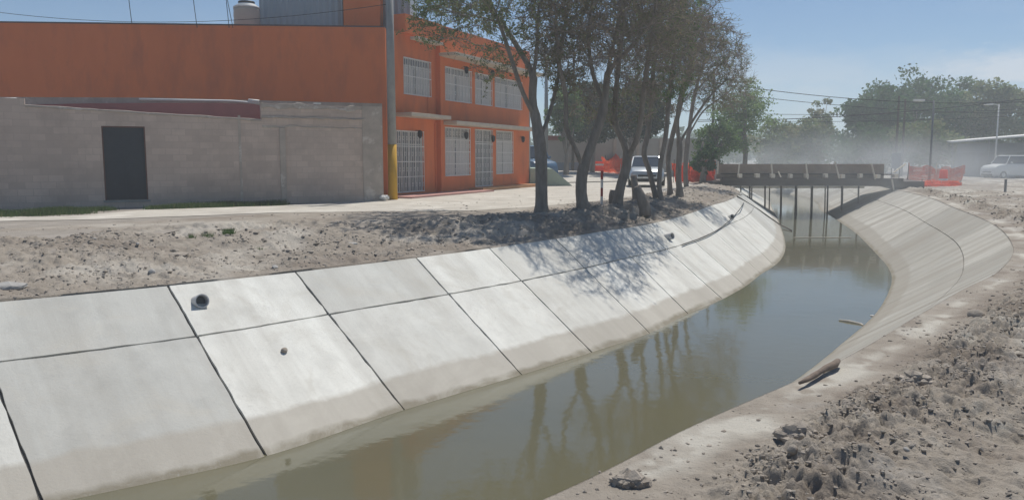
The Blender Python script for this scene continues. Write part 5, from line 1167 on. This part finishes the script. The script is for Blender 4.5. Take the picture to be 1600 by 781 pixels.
def heap(p, r, h, seed, label):
    rg = np.random.default_rng(seed); v = IV2.copy(); v[:, 2] = np.abs(v[:, 2]); f_ = 1+.6*fbm(v[:, 0]*4+seed, v[:, 1]*4+v[:, 2]*5, 1., 4, seed, .7); v = v*f_[:, None]*np.array([r, r*.6, h]); mb = MB(); mb.add(v, IF2); tag(mb.build('net_heap', M_net, loc=tuple(p)), label, 'netting', 'orange plastic netting')
heap(gp(960, 273, .2), .95, 1.25, 2, 'dense bundle of folded orange netting behind the barriers'); heap(gp(1094, 284, .1), .75, .75, 3, 'bundle of orange netting lying against the bank at the bridge')
# person in orange at the netting is read as a drum: small bright drum with dark base
q = dp(1474, 279, 50); dm = thing('traffic_drum', 'bright orange traffic drum with dark rubber foot behind the fallen netting', 'traffic drum', (q[0], 50, -.22))
mb = MB(); mb.lathe([(.27, .08), (.25, .5), (.235, .52), (.22, .95), (.18, 1.0), (.06, 1.02)], n=18); mb.build('drum_body', M_net, dm, True)
mb = MB(); mb.lathe([(.40, 0), (.38, .09), (.28, .10)], n=18); mb.build('foot', M_tyre, dm)
mb = MB(); mb.lathe([(.262, .32), (.257, .45)], n=18); mb.build('band', M_white, dm)
# board behind the right end of the bridge
q = dp(1400, 262, 62); bd = thing('sign_board', 'plain whitish board on two legs behind the right end of the bridge', 'board', (q[0], 62, -.3))
z0_ = dp(1400, 263, 62)[2]+.3; z1_ = dp(1400, 239, 62)[2]+.3
mb = MB(); mb.box(-.36, .36, -.03, .03, z0_, z1_); mb.build('panel', M_vwhite, bd)
for sx in (-.3, .3): mb = MB(); mb.box(sx-.03, sx+.03, .03, .08, 0, z1_-.05); mb.build('leg', M_steel, bd)
# small white frame at left bridge end
q = dp(1118, 268, 46.8); fr = MB(); zt_ = dp(1118, 250, 46.8)[2]; fr.tube([(q[0], 46.8, -.1), (q[0]+.05, 46.8, zt_), (q[0]-.25, 46.8, zt_+.02)], .035, 6); fr.rod((q[0]+.1, 46.8, zt_-.75), (q[0]+.35, 46.8, zt_-.45), .06); tag(fr.build('bent_pipe', M_white), 'bent white pipe standing at the left end of the bridge', 'pipe')
q = gp(1101, 292, 0); mb = MB(); rock(mb, (0, 0, 0), .2, .4, 2, 77); tag(mb.build('rock', M_stone, loc=(q[0], q[1], .0)), 'pale flat rock on the dirt below the orange heap by the bridge', 'rock', 'loose rocks on the canal banks')
# pole with cable standing in lamp foreground right: dusty short post
q = dp(1571, 292, 40); mb = MB(); mb.tube([(q[0], 40, -.35), (q[0], 40, 0.45)], .06, 8); tag(mb.build('short_post', M_pole), 'short grey post on the right bank in front of the pale van', 'post')

# ------------------------------------------------------------------ background walls
M_pwall = mat('pale_wall', (.42, .40, .37), (.35, .33, .31), .8, .9); M_mur = mat('blue_band_paint', (.20, .27, .36), (.28, .30, .33), 1.5, .85); M_tile = mat('red_tile', (.30, .075, .05), (.24, .07, .05), 4, .85)
cw = thing('compound_wall', 'long pale compound wall behind the evergreen trees with blue band at its left', 'wall')
mb = MB(); a_ = dp(838, 250, 62); b_ = dp(1118, 250, 66); mc = dp(905, 250, 63); zt_ = dp(950, 216, 64)[2]
def wseg(p, q, z0, z1, m, name, th=.2): 
    k = MB(); slab_(k, p, q, th, z0, z1); return k.build(name, m, cw)
wseg(mc, b_, -.2, zt_, M_pwall, 'wall_panel'); wseg(a_, mc-np.array([.02, 0, 0]), -.2, 1.15, M_mur, 'painted_band'); wseg(a_, mc-np.array([.02, 0, 0]), 1.155, zt_-.2, M_pwall, 'wall_panel', .18); wseg(a_-np.array([0, .1, 0]), mc-np.array([0, .1, 0]), zt_-.195, zt_+.15, M_tile, 'coping', .5)
for k in range(6):
    q = lerp(mc, b_, (k+.5)/6); c_ = MB(); c_.box(q[0]-.12, q[0]+.12, q[1]-.12, q[1]-.005, -.2, zt_+.05); c_.build('column', M_oldc, cw)
# raised apron and green ramp wall
M_gren = mat('green_paint', (.34, .42, .35), (.28, .35, .29), 1.6, .85, c3=(.30, .32, .27), c3scale=1.2)
a_ = gp(829, 291, 0); b_ = gp(893, 290, 0); mb = MB(); z1_ = dp(829, 264, a_[1])[2]
X0, Y0 = a_[0], a_[1]; X1 = b_[0]; xm = lerp(X0, X1, .52)
P = [(X0, 0), (X1, 0), (xm, z1_), (X0, z1_+.03)]
mb.add([(x, Y0+(x-X0)*.12, z) for x, z in P]+[(x, Y0+5+(x-X0)*.12, z) for x, z in P], [(0, 1, 2, 3), (7, 6, 5, 4), (0, 4, 5, 1), (1, 5, 6, 2), (2, 6, 7, 3), (3, 7, 4, 0)]); tag(mb.build('ramp_wall', M_gren), 'low green painted ramp wall beside the right corner of the house', 'wall')
mb = MB(); P = [gp(860, 284, .1), gp(1000, 281, .1), (12, 61, .45), (2.0, 61, .62)]
mb.add([(p_[0], p_[1], p_[2]-.05) for p_ in P], [(0, 1, 2, 3)]); mb.build('pavement', M_road)['kind'] = 'structure'
# long roof building at right
rb = thing('roadside_building', 'low grey building with a long thin pale roof at the right edge', 'building')
a_ = dp(1487, 221, 78); b_ = dp(1660, 207, 70)
mb = MB(); mb.add([a_, b_, b_+np.array([3, 7, .2]), a_+np.array([3, 7, .2]), *[q-np.array([0, 0, .13]) for q in (a_, b_, b_+np.array([3, 7, .2]), a_+np.array([3, 7, .2]))]], [(0, 1, 2, 3), (7, 6, 5, 4), (0, 4, 5, 1), (1, 5, 6, 2), (2, 6, 7, 3), (3, 7, 4, 0)]); mb.build('roof', M_white, rb)
p0 = a_+np.array([1.2, 1.2, 0]); p1 = b_+np.array([1, 1.2, 0]); mb = MB(); slab_(mb, p0, p1, .2, -.3, a_[2]-.2); mb.build('wall', mat('blue_grey_wall', (.20, .22, .24), (.16, .18, .20), .7, .85), rb)
for k in range(4):
    q = lerp(p0, p1, (k+.35)/4); mb = MB(); mb.box(q[0]-.9, q[0]+.9, q[1]-1.25, q[1]-.05 if False else q[1]-1.2, .0 if k % 2 else .9, 2.2); 
    # shutters sit just proud of the wall
    dd = (p1-p0)/np.linalg.norm(p1-p0); mb = MB(); nn = np.array([dd[1], -dd[0], 0]); c0 = q+nn*.03; 
    mb.add([c0+dd*s*.95+nn*o_+np.array([0, 0, z-c0[2]]) for z in ((-.25 if k % 2 else .7), 2.0) for o_ in (-.02, .03) for s in (-1, 1)], [(0, 1, 3, 2), (4, 6, 7, 5), (0, 4, 5, 1), (2, 3, 7, 6), (0, 2, 6, 4), (1, 5, 7, 3)]); mb.build('shutter', M_steel if k % 2 else M_glass, rb)
for k in (0, .35, .7): 
    q = lerp(a_, b_, k)+np.array([.3, .3, 0]); mb = MB(); mb.tube([(q[0], q[1], -.3), (q[0], q[1], q[2]-.12)], .06, 8); mb.build('post', M_steel, rb)

# ------------------------------------------------------------------ haze and dust
def volume(name, density, colr, aniso=.3):
    m = bpy.data.materials.new(name); m.use_nodes = True; t = m.node_tree; t.nodes.clear(); v = N(t, 'ShaderNodeVolumePrincipled'); v.inputs['Density'].default_value = density; v.inputs['Color'].default_value = (*colr, 1); v.inputs['Anisotropy'].default_value = aniso
    o = N(t, 'ShaderNodeOutputMaterial'); t.links.new(v.outputs[0], o.inputs['Volume']); return m
mb = MB(); mb.box(-420, 420, -30, 420, -4.2, 24); o = mb.build('haze', volume('haze_air', .0024, (.86, .93, .97))); tag(o, 'thin pale haze lying over the whole place', 'haze', None, 'stuff')
def dust(c, r, seed, dens, label):
    v = IV2*np.array(r); mb = MB(); mb.add(v, IF2)
    m = bpy.data.materials.new('dust'); m.use_nodes = True; t = m.node_tree; t.nodes.clear(); v_ = N(t, 'ShaderNodeVolumePrincipled'); v_.inputs['Color'].default_value = (.86, .90, .93, 1); v_.inputs['Anisotropy'].default_value = .1
    o_ = N(t, 'ShaderNodeOutputMaterial'); t.links.new(v_.outputs[0], o_.inputs['Volume'])
    tc_ = N(t, 'ShaderNodeTexCoord'); sc = N(t, 'ShaderNodeVectorMath', operation='DIVIDE'); t.links.new(tc_.outputs['Object'], sc.inputs[0]); sc.inputs[1].default_value = r
    ln = N(t, 'ShaderNodeVectorMath', operation='LENGTH'); t.links.new(sc.outputs[0], ln.inputs[0])
    mr = N(t, 'ShaderNodeMapRange'); mr.interpolation_type = 'SMOOTHSTEP'; mr.inputs[1].default_value = 1.; mr.inputs[2].default_value = .15; t.links.new(ln.outputs['Value'], mr.inputs[0])
    nn = N(t, 'ShaderNodeTexNoise'); nn.inputs['Scale'].default_value = .32; nn.inputs['Detail'].default_value = 3; t.links.new(tc_.outputs['Object'], nn.inputs['Vector'])
    m2 = N(t, 'ShaderNodeMapRange'); m2.inputs[1].default_value = .38; m2.inputs[2].default_value = .68; m2.inputs[3].default_value = .1; m2.inputs[4].default_value = 1.7; t.links.new(nn.outputs['Fac'], m2.inputs[0])
    mm = N(t, 'ShaderNodeMath', operation='MULTIPLY'); t.links.new(mr.outputs[0], mm.inputs[0]); t.links.new(m2.outputs[0], mm.inputs[1])
    md = N(t, 'ShaderNodeMath', operation='MULTIPLY'); t.links.new(mm.outputs[0], md.inputs[0]); md.inputs[1].default_value = dens; t.links.new(md.outputs[0], v_.inputs['Density'])
    o = mb.build('dust_cloud', m, smooth=True, loc=c); tag(o, label, 'dust', 'drifting dust clouds', 'stuff')
dust((27, 66, .8), (17, 12, 3.9), 1, .052, 'pale dust drifting behind the right end of the bridge')
dust((38, 56, .4), (15, 9, 3.0), 2, .024, 'low dust drifting over the orange netting on the right bank')
dust((21, 44, .4), (10, 6, 2.8), 4, .040, 'faint dust around the right half of the bridge')
scene.cycles.volume_step_rate = 3; scene.cycles.volume_preview_step_rate = 3; scene.cycles.volume_max_steps = 128
print('objects', len(bpy.data.objects))
